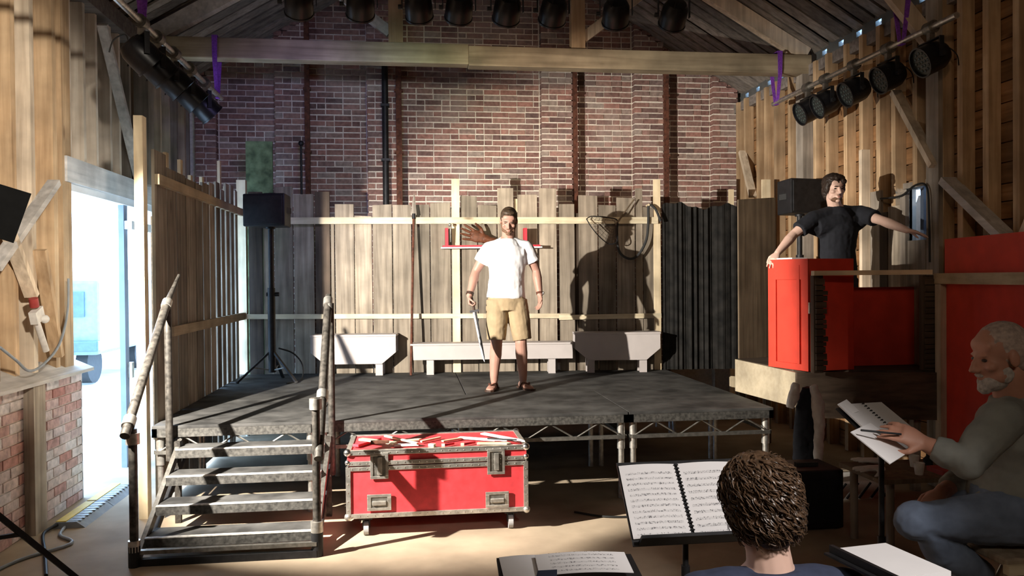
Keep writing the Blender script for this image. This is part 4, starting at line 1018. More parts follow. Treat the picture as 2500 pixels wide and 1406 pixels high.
# ---- man in the white shirt on the stage
YM = 7.72
def w1_(u, v, dy=0): return at(u, v, Y=YM+dy)
hd = w1_(1242, 540, -.05); nb = w1_(1240, 580, .02); che = w1_(1238, 612, .0); wai = w1_(1237, 680, .0); pel = w1_(1237, 725, .0)
sa, sb = w1_(1193, 607, 0), w1_(1285, 604, 0)
ea, eb = w1_(1162, 662, .03), w1_(1309, 660, .04); wa_, wb_ = w1_(1146, 722, -.06), w1_(1318, 720, -.03)
ha, hb = w1_(1214, 738), w1_(1260, 738); ka, kb = w1_(1212, 838, -.04), w1_(1272, 836, -.05)
fa = V((w1_(1206, 930).x, YM-.02, ST+.085)); fb2 = V((w1_(1277, 930).x, YM+.0, ST+.085))
X1 = V((1, 0, 0))
man = thing('person', (pel.x, YM, ST), 'man in a white t-shirt and khaki shorts standing on stage with a lowered sword', 'person')
m = MB()
spine(m, [pel-V((0, 0, .1)), pel, wai, che+V((0, 0, -.02)), che+V((0, 0, .05)), nb+V((0, 0, .0))], [(.13, .1), (.155, .108), (.135, .1), (.165, .112), (.14, .085), (.065, .062)], X1)
limb(m, [nb-V((0, 0, .04)), hd-V((0, -.02, .07))], [.062, .058])
FW1 = V((-.12, -.9, -.38)); M1 = head(m, hd, FW1, V((0, -.3, 1)))
for s_, e_, w_ in ((sa, ea, wa_), (sb, eb, wb_)):
    limb(m, [s_+V((0, 0, -.01)), s_.lerp(e_, .45), e_, e_.lerp(w_, .3), w_], [.06, .052, .041, .046, .029])
hand(m, wa_, (ha*0+w1_(1148, 762, -.08)-wa_), V((.9, -.3, .1)), 1, (1.05, 1.1, 1.1, 1.1), 1.0, thumb_in=.7)
hand(m, wb_, (w1_(1321, 765, -.05)-wb_), V((-.85, -.3, .0)), -1, (.35, .4, .45, .5), 1.0)
for h_, k_, f_ in ((ha, ka, fa), (hb, kb, fb2)):
    limb(m, [h_, h_.lerp(k_, .5), k_, k_.lerp(f_, .3)+V((0, .012, 0)), f_+V((0, 0, .05)), f_], [.088, .075, .057, .06, .042, .036])
shoe(m, fa, (-.35, -.9, 0)); shoe(m, fb2, (.3, -.9, 0))
body = fuse(m, 'body', 'skin_tan', man, .0055, 4)
# clothes
m = MB()
spine(m, [w1_(1235, 728), wai, che+V((0, 0, -.05)), che+V((0, 0, .03)), nb+V((0, 0, -.035)), nb+V((0, -.002, -.004))], [(.192, .132), (.172, .128), (.188, .136), (.168, .112), (.112, .09), (.075, .074)], X1)
for s_, e_ in ((sa, ea), (sb, eb)):
    m.loft([s_, s_.lerp(e_, .25), s_.lerp(e_, .62)], [.068, .074, .076], seg=16); m.ell(s_, .067)
    m.loft([nb.lerp(s_, .2)-V((0, 0, .03)), nb.lerp(s_, .6)-V((0, 0, .025)), s_], [.066, .068, .066], seg=14)
m.loft([sa+V((.03, 0, -.06)), (sa+sb)/2-V((0, 0, .05)), sb+V((-.03, 0, -.06))], [(.08, .085), (.1, .115), (.08, .085)], side=V((0, 0, 1)), seg=16)
fuse(m, 't_shirt', 'tee_white', man, .007, 3, .012, .09)
m = MB()
spine(m, [pel-V((0, 0, .13)), pel-V((0, 0, .04)), pel+V((0, 0, .05))], [(.17, .125), (.185, .13), (.172, .12)], X1)
for h_, k_, uu in ((ha, ka, 1211), (hb, kb, 1274)):
    kn = V((w1_(uu, 828).x, k_.y+.01, w1_(uu, 829).z)); m.loft([h_+V((0, 0, .02)), h_.lerp(kn, .5), kn], [.108, .106, .092], seg=18)
fuse(m, 'shorts', 'khaki', man, .007, 2, .012, .08)
m = MB(); blob(m, hd, M1, [((0, -.024, .052), (.083, .098, .083)), ((0, .038, .1), (.062, .045, .03)), ((-.07, -.01, .02), (.014, .03, .035)), ((.07, -.01, .02), (.014, .03, .035)), ((0, -.07, -.0), (.06, .045, .06))])
fuse(m, 'hair', 'hair_brown', man, .006, 3, .006, .02)
m = MB(); blob(m, hd, M1, [((0, .034, -.078), (.0545, .054, .036)), ((0, .074, -.101), (.026, .021, .019)), ((0, .088, -.053), (.027, .009, .005)), ((-.047, .033, -.07), (.021, .032, .03)), ((.047, .033, -.07), (.021, .032, .03)), ((-.062, .008, -.04), (.012, .022, .035)), ((.062, .008, -.04), (.012, .022, .035))])
fuse(m, 'beard', 'beard_brown', man, .005, 2, .004, .012)
MB().ell(hd+M1 @ V((0, .094, -.0675)), (.018, .006, .005), M1).build('mouth', 'lip', man, smooth=True)
eyes(man, hd, M1, open_=.003)
for k in (-1, 1): MB().ell(hd+M1 @ V((k*.031, .090, .022)), (.02, .006, .004), M1).build('eyebrow', 'hair_brown', man, smooth=True)
for f_, dd in ((fa, V((-.35, -.9, 0)).normalized()), (fb2, V((.3, -.9, 0)).normalized())):
    s_ = dd.cross(V((0, 0, 1))); o0 = V((f_.x, f_.y, ST))
    pts = [(-.085, .03), (-.04, .038), (.06, .04), (.13, .05), (.18, .045), (.205, .02)]
    poly = [o0+dd*t-s_*w for t, w in pts]+[o0+dd*t+s_*w for t, w in pts[::-1]]
    fl2 = MB().prism([(p.x, p.y) for p in poly], lambda x, y: (x, y, ST+.001), lambda x, y: (x, y, ST+.018)).build('flip_flop', 'leather', man)
    MB().tube([o0+dd*.02-s_*.045+V((0, 0, .02)), o0+dd*.06-s_*.035+V((0, 0, .065)), o0+dd*.125+V((0, 0, .058)), o0+dd*.06+s_*.035+V((0, 0, .065)), o0+dd*.02+s_*.045+V((0, 0, .02))], .007, 6).build('thong_strap', 'rust', fl2, smooth=True)
MB().cyl(wa_+(ea-wa_)*.04, wa_+(ea-wa_)*.14, .037, seg=16).build('wristband', 'leather', man, smooth=True)
wt = MB().cyl(wb_+(eb-wb_)*.04, wb_+(eb-wb_)*.12, .035, seg=16).build('watch_strap', 'rust', man, smooth=True)
MB().ell(wb_+(eb-wb_)*.08+V((.034, -.012, 0)), (.012, .018, .018)).build('watch_face', 'alu', wt, smooth=True)
# sword in his hand
g = wa_+(w1_(1148, 762, -.08)-wa_).normalized()*.085+V((.03, -.012, 0)); tp_ = at(1183, 884, Y=YM-.28); d = (tp_-g).normalized()
sw = thing('prop_sword', g, 'straight grey sword hanging point down from the man in white', 'sword')
MB().cyl(g-d*.11, g+d*.06, .013, seg=10).build('grip', 'leather', sw, smooth=True); MB().ell(g-d*.12, .02).build('pommel', 'steel', sw, smooth=True)
sd = d.cross(V((0, 1, 0))).normalized(); MB().beam(g+d*.065-sd*.045, g+d*.065+sd*.045, .02, .016, (0, 1, 0)).build('crossguard', 'steel', sw)
L = (tp_-g).length; R = []
for t, w in ((.07, .019), (.6*L, .016), (L-.05, .012), (L, .002)):
    c = g+d*t; n0 = V((0, 1, 0)); R.append([c-sd*w, c-n0*.004, c+sd*w, c+n0*.004])
MB().rings(R).build('blade', 'steel', sw)

# ---- man in black behind the red box
YK = 6.66
def w2(u, v, dy=0): return at(u, v, Y=YK+dy)
hd = w2(2036, 462, -.02); nb = w2(2040, 505, .03); che = w2(2048, 545, .03); wai = w2(2043, 610, .05); pel = w2(2045, 668, .06)
sa, sb = w2(1986, 534, .0), w2(2096, 520, .03); ea = w2(1938, 572, -.02); wa_ = w2(1898, 618, -.10); eb = w2(2152, 538, -.22); wb_ = w2(2214, 562, -.44)
k2 = thing('person', (pel.x, pel.y, .997), 'man in a black t-shirt leaning on the red box with one arm stretched out', 'person')
sideK = (sb-sa).normalized()
m = MB()
spine(m, [pel-V((0, 0, .1)), pel, wai, che, che+V((0, 0, .05)), nb], [(.13, .1), (.15, .108), (.135, .1), (.165, .112), (.14, .085), (.062, .06)], sideK)
limb(m, [nb-V((0, 0, .03)), hd-V((0, -.02, .07))], [.06, .057])
FW2 = V((.02, -1, -.08)); M2 = head(m, hd, FW2, V((0, -.05, 1)), 1.0)
for s_, e_, w_ in ((sa, ea, wa_), (sb, eb, wb_)): limb(m, [s_, s_.lerp(e_, .45), e_, e_.lerp(w_, .3), w_], [.058, .05, .040, .044, .028])
hand(m, wa_, at(1884, 640, Y=YK-.16)-wa_, V((.2, .3, -1)), -1, (.25, .3, .3, .35), 1.0, .1)
hand(m, wb_, at(2258, 572, Y=YK-.52)-wb_, V((.0, -.2, -1)), 1, (.12, .1, .12, .2), 1.0, .16, .1)
ft = V((pel.x-.1, pel.y+.03, 1.08)), V((pel.x+.12, pel.y+.06, 1.08))
for h_, f_ in ((pel+sideK*-.09-V((0, 0, .06)), ft[0]), (pel+sideK*.09-V((0, 0, .06)), ft[1])):
    kn = h_.lerp(f_, .5)+V((0, -.03, 0)); limb(m, [h_, h_.lerp(kn, .5), kn, kn.lerp(f_, .35), f_], [.085, .074, .056, .058, .036]); shoe(m, f_, (.1, -1, 0))
fuse(m, 'body', 'skin_pale', k2, .0055, 4)
m = MB()
spine(m, [pel+V((0, 0, .0)), wai, che-V((0, 0, .03)), che+V((0, 0, .04)), nb+V((0, 0, -.03)), nb+V((0, 0, .0))], [(.185, .135), (.165, .13), (.186, .136), (.165, .112), (.11, .09), (.074, .072)], sideK)
for s_, e_ in ((sa, ea), (sb, eb)):
    m.loft([s_, s_.lerp(e_, .3), s_.lerp(e_, .72)], [.07, .074, .074], seg=16); m.ell(s_, .069)
    m.loft([nb.lerp(s_, .2)-V((0, 0, .03)), nb.lerp(s_, .6)-V((0, 0, .02)), s_], [.064, .067, .068], seg=14)
m.loft([sa+V((.02, 0, -.07)), (sa+sb)/2-V((0, 0, .06)), sb+V((-.02, 0, -.07))], [(.09, .085), (.1, .115), (.09, .085)], side=V((0, 0, 1)), seg=16)
for s_, e_ in ((sa, ea), (sb, eb)): m.loft([s_.lerp(e_, .25)-V((0, 0, .03)), che.lerp(wai, .45)+(s_-che)*.35], [.06, .07], seg=12)
fuse(m, 't_shirt', 'tee_black', k2, .007, 3, .012, .09)
m = MB(); spine(m, [pel-V((0, 0, .14)), pel-V((0, 0, .05)), pel+V((0, 0, .03))], [(.16, .12), (.175, .125), (.165, .12)], sideK)
for h_, f_ in ((pel+sideK*-.09-V((0, 0, .06)), ft[0]), (pel+sideK*.09-V((0, 0, .06)), ft[1])): m.loft([h_, h_.lerp(f_, .5)+V((0, -.03, 0)), f_+V((0, 0, .0))], [.1, .078, .066], seg=14)
fuse(m, 'jeans', 'denim_dark', k2, .008, 3)
m = MB(); blob(m, hd, M2, [((0, -.026, .058), (.092, .106, .088)), ((0, .04, .098), (.074, .05, .034)), ((-.074, .0, .02), (.022, .045, .062)), ((.074, -.0, .02), (.022, .045, .062)), ((0, -.07, -.02), (.075, .05, .08)), ((-.045, .07, .07), (.03, .02, .03))])
fuse(m, 'hair', 'hair_dark', k2, .006, 2, .016, .03)
eyes(k2, hd, M2); MB().ell(hd+M2 @ V((0, .092, -.0675)), (.018, .006, .007), M2).build('mouth', 'lip', k2, smooth=True)
m = MB(); blob(m, hd, M2, [((0, .038, -.083), (.049, .050, .032)), ((0, .086, -.053), (.026, .009, .005))]); fuse(m, 'stubble', 'beard_brown', k2, .005, 2)
for k in (-1, 1): MB().ell(hd+M2 @ V((k*.031, .090, .022)), (.02, .006, .0045), M2).build('eyebrow', 'hair_dark', k2, smooth=True)

boots(k2, [(ft[0], (.1, -1, 0)), (ft[1], (.1, -1, 0))])
# ---- seated old man with sheet music
YO = 2.78
def w3(u, v, dy=0): return at(u, v, Y=YO+dy)
hd = w3(2440, 868, .02); nb = w3(2476, 975, .04); che = w3(2490, 1045, .05); pel = w3(2478, 1225, .05); wai = che.lerp(pel, .55)+V((.03, .0, 0))
kn1 = w3(2232, 1272, .02); kn2 = w3(2255, 1262, .25)
old = thing('person', (pel.x, pel.y, 0), 'grey bearded man in a grey shirt and jeans sitting beside his music stand', 'person')
Y1 = V((0, 1, 0)); FW3 = V((-1, .12, -.22))
sn = w3(2448, 1025, -.13); sf = w3(2470, 1020, .25)
en = w3(2360, 1128, -.16); wn = w3(2262, 1085, -.06)
ef = w3(2390, 1150, .3); wf_ = w3(2300, 1200, .18)
m = MB()
spine(m, [pel-V((0, 0, .05)), pel+V((0, 0, .04)), wai, che-V((0, 0, .04)), che+V((-.01, 0, .06)), nb], [(.16, .13), (.165, .13), (.15, .125), (.18, .13), (.15, .1), (.064, .066)], Y1)
limb(m, [nb-V((0, 0, .03)), hd+V((.03, 0, -.06))], [.066, .062])
M3 = head(m, hd, FW3, V((-.2, 0, 1)), 1.04)
for s_, e_, w_ in ((sn, en, wn), (sf, ef, wf_)): limb(m, [s_, s_.lerp(e_, .5), e_, e_.lerp(w_, .3), w_], [.056, .05, .041, .045, .03])
hand(m, wn, at(2180, 1045, Y=YO-.02)-wn, V((-.2, .9, -.4)), 1, (.25, .3, .35, .4), 1.05, .08)
hand(m, wf_, at(2262, 1232, Y=YO+.12)-wf_, V((0, 0, -1)), -1, (.3, .3, .35, .4), 1.0)
an1 = w3(2395, 1440, .03); an2 = w3(2380, 1440, .3)
for h_, k_, a_ in ((pel+V((-.02, -.1, -.03)), kn1, an1), (pel+V((-.02, .12, -.03)), kn2, an2)):
    limb(m, [h_, h_.lerp(k_, .5), k_, k_.lerp(a_, .35), a_], [.09, .078, .058, .06, .038]); shoe(m, a_, (-1, 0, 0))
fuse(m, 'body', 'skin_red', old, .0055, 4)
m = MB()
spine(m, [pel-V((0, 0, .02)), wai, che-V((0, 0, .04)), che+V((-.01, 0, .05)), nb+V((0, 0, -.03)), nb+V((-.01, 0, .02))], [(.19, .165), (.175, .15), (.2, .152), (.175, .12), (.12, .1), (.078, .08)], Y1)
for s_, e_, w_ in ((sn, en, wn), (sf, ef, wf_)): m.loft([s_, s_.lerp(e_, .5), e_, e_.lerp(w_, .5), e_.lerp(w_, .82)], [.076, .07, .062, .056, .045], seg=16); m.ell(s_, .075); m.ell(e_, .061); m.loft([nb.lerp(s_, .3)-V((0, 0, .03)), s_], [.065, .07], seg=12)
fuse(m, 'shirt', 'shirt_grey', old, .007, 3, .02, .1)
m = MB(); spine(m, [pel-V((0, 0, .09)), pel, pel+V((0, 0, .06))], [(.17, .16), (.19, .16), (.175, .15)], Y1)
for h_, k_, a_ in ((pel+V((-.02, -.1, -.03)), kn1, an1), (pel+V((-.02, .12, -.03)), kn2, an2)):
    m.loft([h_, h_.lerp(k_, .5), k_+V((.01, 0, 0)), k_.lerp(a_, .4), a_+V((0, 0, .05))], [.108, .092, .076, .074, .062], seg=16); m.ell(k_, .074)
fuse(m, 'jeans', 'denim', old, .007, 3, .014, .07)
m = MB(); blob(m, hd, M3, [((0, -.03, .025), (.081, .098, .086)), ((0, -.019, .038), (.078, .096, .0875)), ((0, -.06, -.03), (.066, .048, .05))]); fuse(m, 'hair', 'hair_grey', old, .006, 3, .003, .02)
m = MB(); blob(m, hd, M3, [((0, .04, -.085), (.053, .056, .038)), ((0, .078, -.105), (.028, .024, .024)), ((0, .09, -.054), (.028, .01, .006)), ((-.052, .02, -.06), (.013, .03, .032)), ((.052, .02, -.06), (.013, .03, .032))]); fuse(m, 'beard', 'beard_grey', old, .005, 2, .006, .014)
eyes(old, hd, M3)
pn0 = at(2102, 1050, Y=YO-.04); pn1 = at(2200, 1060, Y=YO-.05); o = MB().cyl(pn0, pn1, .004, seg=8).build('pencil', 'black_plastic', smooth=True); tag(o, 'black pencil held by the seated man over his music', 'pencil')

boots(old, [(an1, (-1, 0, 0)), (an2, (-1, 0, 0))])
# ---- musician seen from behind
YH = 2.12
def w4(u, v, dy=0): return at(u, v, Y=YH+dy)
hd = w4(1846, 1222, .02); nb = w4(1884, 1380, -.02); che = nb+V((.0, .02, -.16)); pel = che+V((.02, -.02, -.38)); sa, sb = nb+V((-.2, .0, -.085)), nb+V((.2, -.02, -.085))
mus = thing('person', (pel.x, pel.y, 0), 'curly haired musician in a navy t-shirt facing the open score', 'person')
m = MB()
spine(m, [pel-V((0, 0, .06)), pel, pel.lerp(che, .5), che, che+V((0, 0, .08)), nb], [(.15, .12), (.16, .12), (.14, .105), (.175, .12), (.15, .09), (.064, .064)], V((1, 0, 0)))
limb(m, [nb-V((0, 0, .04)), nb.lerp(hd, .3), hd-V((0, .0, .06))], [.066, .06, .060])
M4 = head(m, hd, V((-.25, 1, -.1)), V((-.12, 0, 1)), 1.0)
ex = (sa+V((-.06, .06, -.27)), sb+V((.06, .06, -.27))); wx = (ex[0]+V((.05, .24, -.02)), ex[1]+V((-.05, .24, -.02)))
for s_, e_, w_, tt in ((sa, ex[0], wx[0], 1), (sb, ex[1], wx[1], -1)):
    limb(m, [s_, s_.lerp(e_, .5), e_, e_.lerp(w_, .3), w_], [.056, .05, .041, .045, .03]); hand(m, w_, (0, 1, -.1), (0, 0, -1), tt, .3, 1.0)
for sx in (-1, 1):
    h_ = pel+V((sx*.1, 0, -.03)); k_ = h_+V((sx*.06, .42, -.02)); a_ = V((k_.x, k_.y-.03, .085)); limb(m, [h_, h_.lerp(k_, .5), k_, k_.lerp(a_, .35), a_], [.088, .075, .057, .058, .037]); shoe(m, a_, (0, 1, 0))
fuse(m, 'body', 'skin_pale', mus, .0055, 4)
m = MB()
spine(m, [pel, pel.lerp(che, .5), che, che+V((0, 0, .07)), nb+V((0, .0, -.045)), nb+V((0, .005, -.012))], [(.185, .145), (.168, .13), (.2, .142), (.185, .115), (.125, .095), (.086, .082)], V((1, 0, 0)))
for s_, e_ in ((sa, ex[0]), (sb, ex[1])): m.loft([s_, s_.lerp(e_, .3), s_.lerp(e_, .7)], [.076, .076, .072], seg=16); m.ell(s_, .076); m.loft([nb.lerp(s_, .25)-V((0, 0, .04)), nb.lerp(s_, .6)-V((0, 0, .012)), s_], [.062, .066, .072], seg=14)
fuse(m, 't_shirt', 'tee_navy', mus, .007, 3, .01, .09)
m = MB(); spine(m, [pel-V((0, 0, .1)), pel, pel+V((0, 0, .04))], [(.165, .135), (.18, .14), (.17, .13)], V((1, 0, 0)))
for sx in (-1, 1):
    h_ = pel+V((sx*.1, 0, -.03)); k_ = h_+V((sx*.06, .42, -.02)); a_ = V((k_.x, k_.y-.03, .12)); m.loft([h_, h_.lerp(k_, .5), k_, k_.lerp(a_, .4), a_], [.1, .09, .07, .07, .06], seg=14); m.ell(k_, .07)
fuse(m, 'trousers', 'denim_dark', mus, .008, 3)
boots(mus, [(V((pel.x+sx*.16, pel.y+.39, .085)), (0, 1, 0)) for sx in (-1, 1)])
# hair: cap plus curls
cap = [((0, -.022, .048), (.088, .110, .09)), ((0, -.06, -.02), (.083, .07, .085)), ((-.072, -.01, .0), (.026, .06, .07)), ((.072, -.01, .0), (.026, .06, .07)), ((0, -.06, -.08), (.06, .046, .045))]
m = MB(); blob(m, hd, M4, cap)
hr = fuse(m, 'hair', 'hair_curl', mus, .007, 3, .022, .035)
rq = random.Random(77); m = MB()
for i in range(1500):
    th_ = rq.uniform(0, 2*pi); zz = rq.uniform(-.45, 1); rr_ = sqrt(max(0, 1-zz*zz)); dv = V((rr_*cos(th_), rr_*sin(th_), zz))
    if dv.y > .55 and dv.z < .3: continue
    p = V((dv.x*.090, -.028+dv.y*.113, .033+dv.z*.100))
    if dv.z < .1: p.z -= .03
    out = V((dv.x, dv.y, dv.z)).normalized(); ph = rq.uniform(0, 6.28)
    flow = V((0, 0, -1))+out*out.z+V((dv.x, dv.y, 0))*max(0, dv.z-.4)*1.5+V((rq.uniform(-.5, .5), rq.uniform(-.5, .5), rq.uniform(-.3, .3)))
    flow = (flow-out*flow.dot(out)*.9).normalized(); tang = out.cross(flow).normalized(); n = 11
    amp = rq.uniform(.006, .014); stp_ = rq.uniform(.004, .0075); fr = rq.uniform(.55, .95); thick_ = rq.choice((.0022, .0026, .0034, .0048)); q = V(p); pts = []; rad = []
    for k in range(n):
        t = k/(n-1); q = q+flow*stp_+out*(.0022*(1-2*t))
        flow = (flow+V((0, 0, -.10))).normalized()
        w = q+tang*amp*sin(ph+k*fr)*min(1, t*2)+out*amp*.7*cos(ph+k*fr)*min(1, t*2)
        pts.append(hd+M4 @ w); rad.append((thick_*(1-.7*t)+.0003, (thick_*(1-.7*t)+.0003)*.6))
    m.loft(pts, rad, seg=5)
o = m.build('curls', 'hair_curl', hr, smooth=True); tag(o, kind='stuff')
# ------------------------------------------------------------------ music, stands and clutter in the foreground
def scoremat(name, period, seed):
    m, n, l, b = nmat(name); b.inputs['Roughness'].default_value = .85
    tc = n.new('ShaderNodeTexCoord'); sx = n.new('ShaderNodeSeparateXYZ'); l.new(tc.outputs['Object'], sx.inputs[0])
    def M(op, a, bb=None, c=None):
        q = n.new('ShaderNodeMath'); q.operation = op
        for i, x in enumerate((a, bb, c)):
            if x is None: continue
            if isinstance(x, (int, float)): q.inputs[i].default_value = x
            else: l.new(x, q.inputs[i])
        return q.outputs[0]
    fr = M('FRACT', M('ADD', M('DIVIDE', sx.outputs['Y'], period), 40.3))
    st = M('LESS_THAN', fr, .36)
    ln = M('LESS_THAN', M('FRACT', M('ADD', M('DIVIDE', sx.outputs['Y'], .0026), 100)), .3)
    no = n.new('ShaderNodeTexNoise'); no.inputs['Scale'].default_value = 230; no.inputs['Detail'].default_value = 2
    mp = n.new('ShaderNodeMapping'); mp.inputs['Location'].default_value = (seed, seed*2, 0); mp.inputs['Scale'].default_value = (1, .7, 1); l.new(tc.outputs['Object'], mp.inputs[0]); l.new(mp.outputs[0], no.inputs['Vector'])
    nt_ = M('MULTIPLY', M('GREATER_THAN', no.outputs['Fac'], .57), M('LESS_THAN', fr, .42))
    inx = M('MULTIPLY', M('LESS_THAN', M('ABSOLUTE', sx.outputs['X']), .088), M('LESS_THAN', M('ABSOLUTE', M('ADD', sx.outputs['Y'], .01)), .122))
    ink = M('MULTIPLY', M('MINIMUM', M('ADD', M('MULTIPLY', M('MULTIPLY', st, ln), .5), M('MULTIPLY', nt_, .75)), 1), inx)
    mx = n.new('ShaderNodeMix'); mx.data_type = 'RGBA'; l.new(ink, mx.inputs[0]); mx.inputs[6].default_value = (.80, .79, .80, 1); mx.inputs[7].default_value = (.09, .09, .1, 1)
    l.new(mx.outputs[2], b.inputs['Base Color']); return m
scoremat('score_a', .0215, 0.); scoremat('score_b', .026, 3.3)
def page(name, tl, tr, bl, mat, parent, bend=.006, thick=.002, lift=0):
    """a paper page: tl, tr, bl corners in the world; local x across, y up"""
    tl, tr, bl = V(tl), V(tr), V(bl); ex = (tr-tl); ey = (tl-bl); w, h = ex.length, ey.length; ex.normalize(); ey = (ey-ex*ey.dot(ex)).normalized(); nz = ex.cross(ey)
    c = tl+ex*w/2-ey*h/2+nz*lift; n = 10; vs = []; fs = []
    for i in range(n+1):
        t = i/n; z = bend*sin(pi*t)
        for y in (-h/2, h/2):
            for k in (0, -thick): vs.append((-w/2+w*t, y, z+k))
    for i in range(n):
        a = i*4; fs += [(a, a+4, a+6, a+2), (a+1, a+3, a+7, a+5), (a, a+1, a+5, a+4), (a+2, a+6, a+7, a+3)]
    fs += [(0, 2, 3, 1), (n*4, n*4+1, n*4+3, n*4+2)]
    me = MB().add(vs, fs).mesh(name, True); me.materials.append(MATS[mat]); o = bpy.data.objects.new(name, me); COL.objects.link(o)
    M = Matrix.Translation(c) @ Matrix((ex, ey, nz)).transposed().to_4x4()
    if parent: o.parent = parent; o.matrix_parent_inverse = Matrix.Translation(-parent.location)
    o.matrix_basis = M
    return o
def coil(par_, a, b, nz, n=22, r=.006):
    m = MB(); a, b = V(a), V(b); d = (b-a).normalized(); s = d.cross(V(nz)).normalized()
    for k in range(n):
        c = a.lerp(b, (k+.5)/n); m.loft([c+s*r*cos(t)*1.3+V(nz)*r*sin(t) for t in [pi*j/6 for j in range(7)]], .0022, seg=5)
    o = m.build('spiral_coil', 'black_plastic', par_); tag(o, kind='stuff')
def stand_base(par_, p, ztop):
    MB().cyl((p.x, p.y, .05), (p.x, p.y, ztop), .011).build('pole', 'black_metal', par_, smooth=True); MB().cyl((p.x, p.y, .3), (p.x, p.y, .72), .016).build('sleeve', 'black_metal', par_, smooth=True)
    for k in range(3):
        a = radians(30+120*k); MB().beam((p.x, p.y, .28), (p.x+.26*cos(a), p.y+.26*sin(a), .01), .018, .012).build('foot', 'black_metal', par_)
# stand with the open score
tl, tr, bl = V((.751, 2.87, 1.076)), V((.967, 2.87, 1.076)), V((.751, 2.675, .868))
ey = (tl-bl).normalized(); nz = V((1, 0, 0)).cross(ey).normalized()
ms = thing('music_stand', (.97, 2.85, 0), 'black music stand holding the open spiral bound score', 'music stand')
b0 = bl-ey*.022-V((.004, 0, 0)); w = .45; h = .325
MB().hexa([b0-nz*.014, b0+V((w, 0, 0))-nz*.014, b0+V((w, 0, 0))-nz*.008, b0-nz*.008, b0+ey*h-nz*.014, b0+V((w, 0, 0))+ey*h-nz*.014, b0+V((w, 0, 0))+ey*h-nz*.008, b0+ey*h-nz*.008]).build('desk', 'black_metal', ms)
q = b0+V((.0, 0, 0)); lp0 = q+ey*.012; MB().hexa([q+V((.02, 0, 0))-nz*.014, q+V((w, 0, 0))-nz*.014, q+V((w, 0, 0))+nz*.05, q+V((.02, 0, 0))+nz*.05, lp0+V((.02, 0, 0))-nz*.014, lp0+V((w, 0, 0))-nz*.014, lp0+V((w, 0, 0))+nz*.05, lp0+V((.02, 0, 0))+nz*.05]).build('ledge', 'black_metal', ms)
MB().box(.95, 1.0, 2.69, 2.72, .84, .87).build('tilt_joint', 'black_plastic', ms)
pz = (tl+bl)/2+V((.23, .03, 0)); stand_base(ms, pz, pz.z-.01)
sc_ = thing('score_book', bl, 'open spiral bound score with printed staves on the black stand', 'score')
page('page', tl, tr-V((.006, 0, 0)), bl, 'score_a', sc_, .008, .004); page('page', tr+V((.006, 0, 0)), tr+V((.216, 0, 0)), bl+V((.222, 0, 0)), 'score_b', sc_, .008, .004)
coil(sc_, tr+nz*.003, bl+V((.216, 0, 0))+nz*.003, nz, 20)
# flat desk at the frame's bottom with loose sheets
ns = thing('music_stand', (.42, 2.05, 0), 'low flat music desk with loose sheets at the edge of the lit floor', 'music stand')
def tl_(u, v, z): return at(u, v, Z=z)
A1, A2 = at(1212, 1362, Z=.995), at(1540, 1352, Z=.995); A3 = A1+V((-.01, -.26, -.03)); A4 = A2+V((-.01, -.26, -.03)); dn = V((0, 0, -.008))
MB().hexa([A3+dn, A4+dn, A2+dn, A1+dn, A3, A4, A2, A1]).build('desk', 'black_metal', ns)
pz = (A1+A2+A3+A4)/4; stand_base(ns, pz, pz.z-.005)
t0 = at(1218, 1362, Z=.999); o = page('loose_sheet', t0+V((0, 0, .002)), t0+V((.13, .0, .002)), t0+V((.0, -.22, -.022)), 'paper', None, .003); tag(o, 'blank white sheet lying at the end of the flat music desk', 'sheet')
t0 = at(1306, 1358, Z=1.01); t1 = at(1524, 1351, Z=1.01); o = page('score_sheet', t0+V((0, 0, .004)), t1+V((0, 0, .004)), t0+V((-.005, -.12, -.008)), 'score_a', None, .006); tag(o, 'printed sheet of music lying across the flat music desk', 'sheet')
t0 = at(1285, 1395, Z=1.02); m = MB().hexa([t0+V((0, -.1, -.014)), t0+V((.06, -.1, -.014)), t0+V((.08, .0, -.005)), t0+V((.03, 0.0, -.005)), t0+V((0, -.1, -.008)), t0+V((.06, -.1, -.008)), t0+V((.08, .0, .001)), t0+V((.03, .0, .001))]); o = m.build('folder', 'tee_navy'); tag(o, 'dark blue folder tucked under the printed sheet', 'folder')
# stand with the blank white pages by the seated man
rs = thing('music_stand', (1.42, 2.05, 0), 'black music stand with blank white pages by the old man', 'music stand')
q = [at(2045, 1338, Z=1.0), at(2162, 1325, Z=1.0), at(2322, 1394, Z=1.0)]; e1 = q[1]-q[0]; e2 = q[2]-q[1]
q4 = q[0]+e2; 
def quad(pts, z0, z1, nm, mat, par_): return MB().hexa([p+V((0, 0, z0)) for p in pts]+[p+V((0, 0, z1)) for p in pts]).build(nm, mat, par_)
e1n = e1.normalized(); e2n = e2.normalized()
quad([q4+e2n*.03-e1n*.03, q[2]+e2n*.03+e1n*.02, q[1]-e2n*.02+e1n*.02, q[0]-e2n*.02-e1n*.03], -.022, -.016, 'desk', 'black_metal', rs)
quad([q4-e1n*.012+e2n*.03, q4+e2n*.03, q[0]-e2n*.02, q[0]-e2n*.02-e1n*.012], -.016, .004, 'ledge', 'black_metal', rs)
pz = (q[0]+q[2])/2; stand_base(rs, pz, .975)
o = quad([q4, q[2], q[1], q[0]], -.015, .0, 'page_block', 'paper', None); tag(o, 'thick stack of blank white pages on the stand by the old man', 'pages')
p0 = at(2075, 1388, Z=.93); o = MB().hexa([p0+V((-.02, -.1, 0)), p0+V((.12, -.14, 0)), p0+V((.12, -.02, 0)), p0+V((0, .0, 0)), p0+V((-.02, -.1, .006)), p0+V((.12, -.14, .006)), p0+V((.12, -.02, .006)), p0+V((0, .0, .006))]).build('tray', 'black_metal', rs)
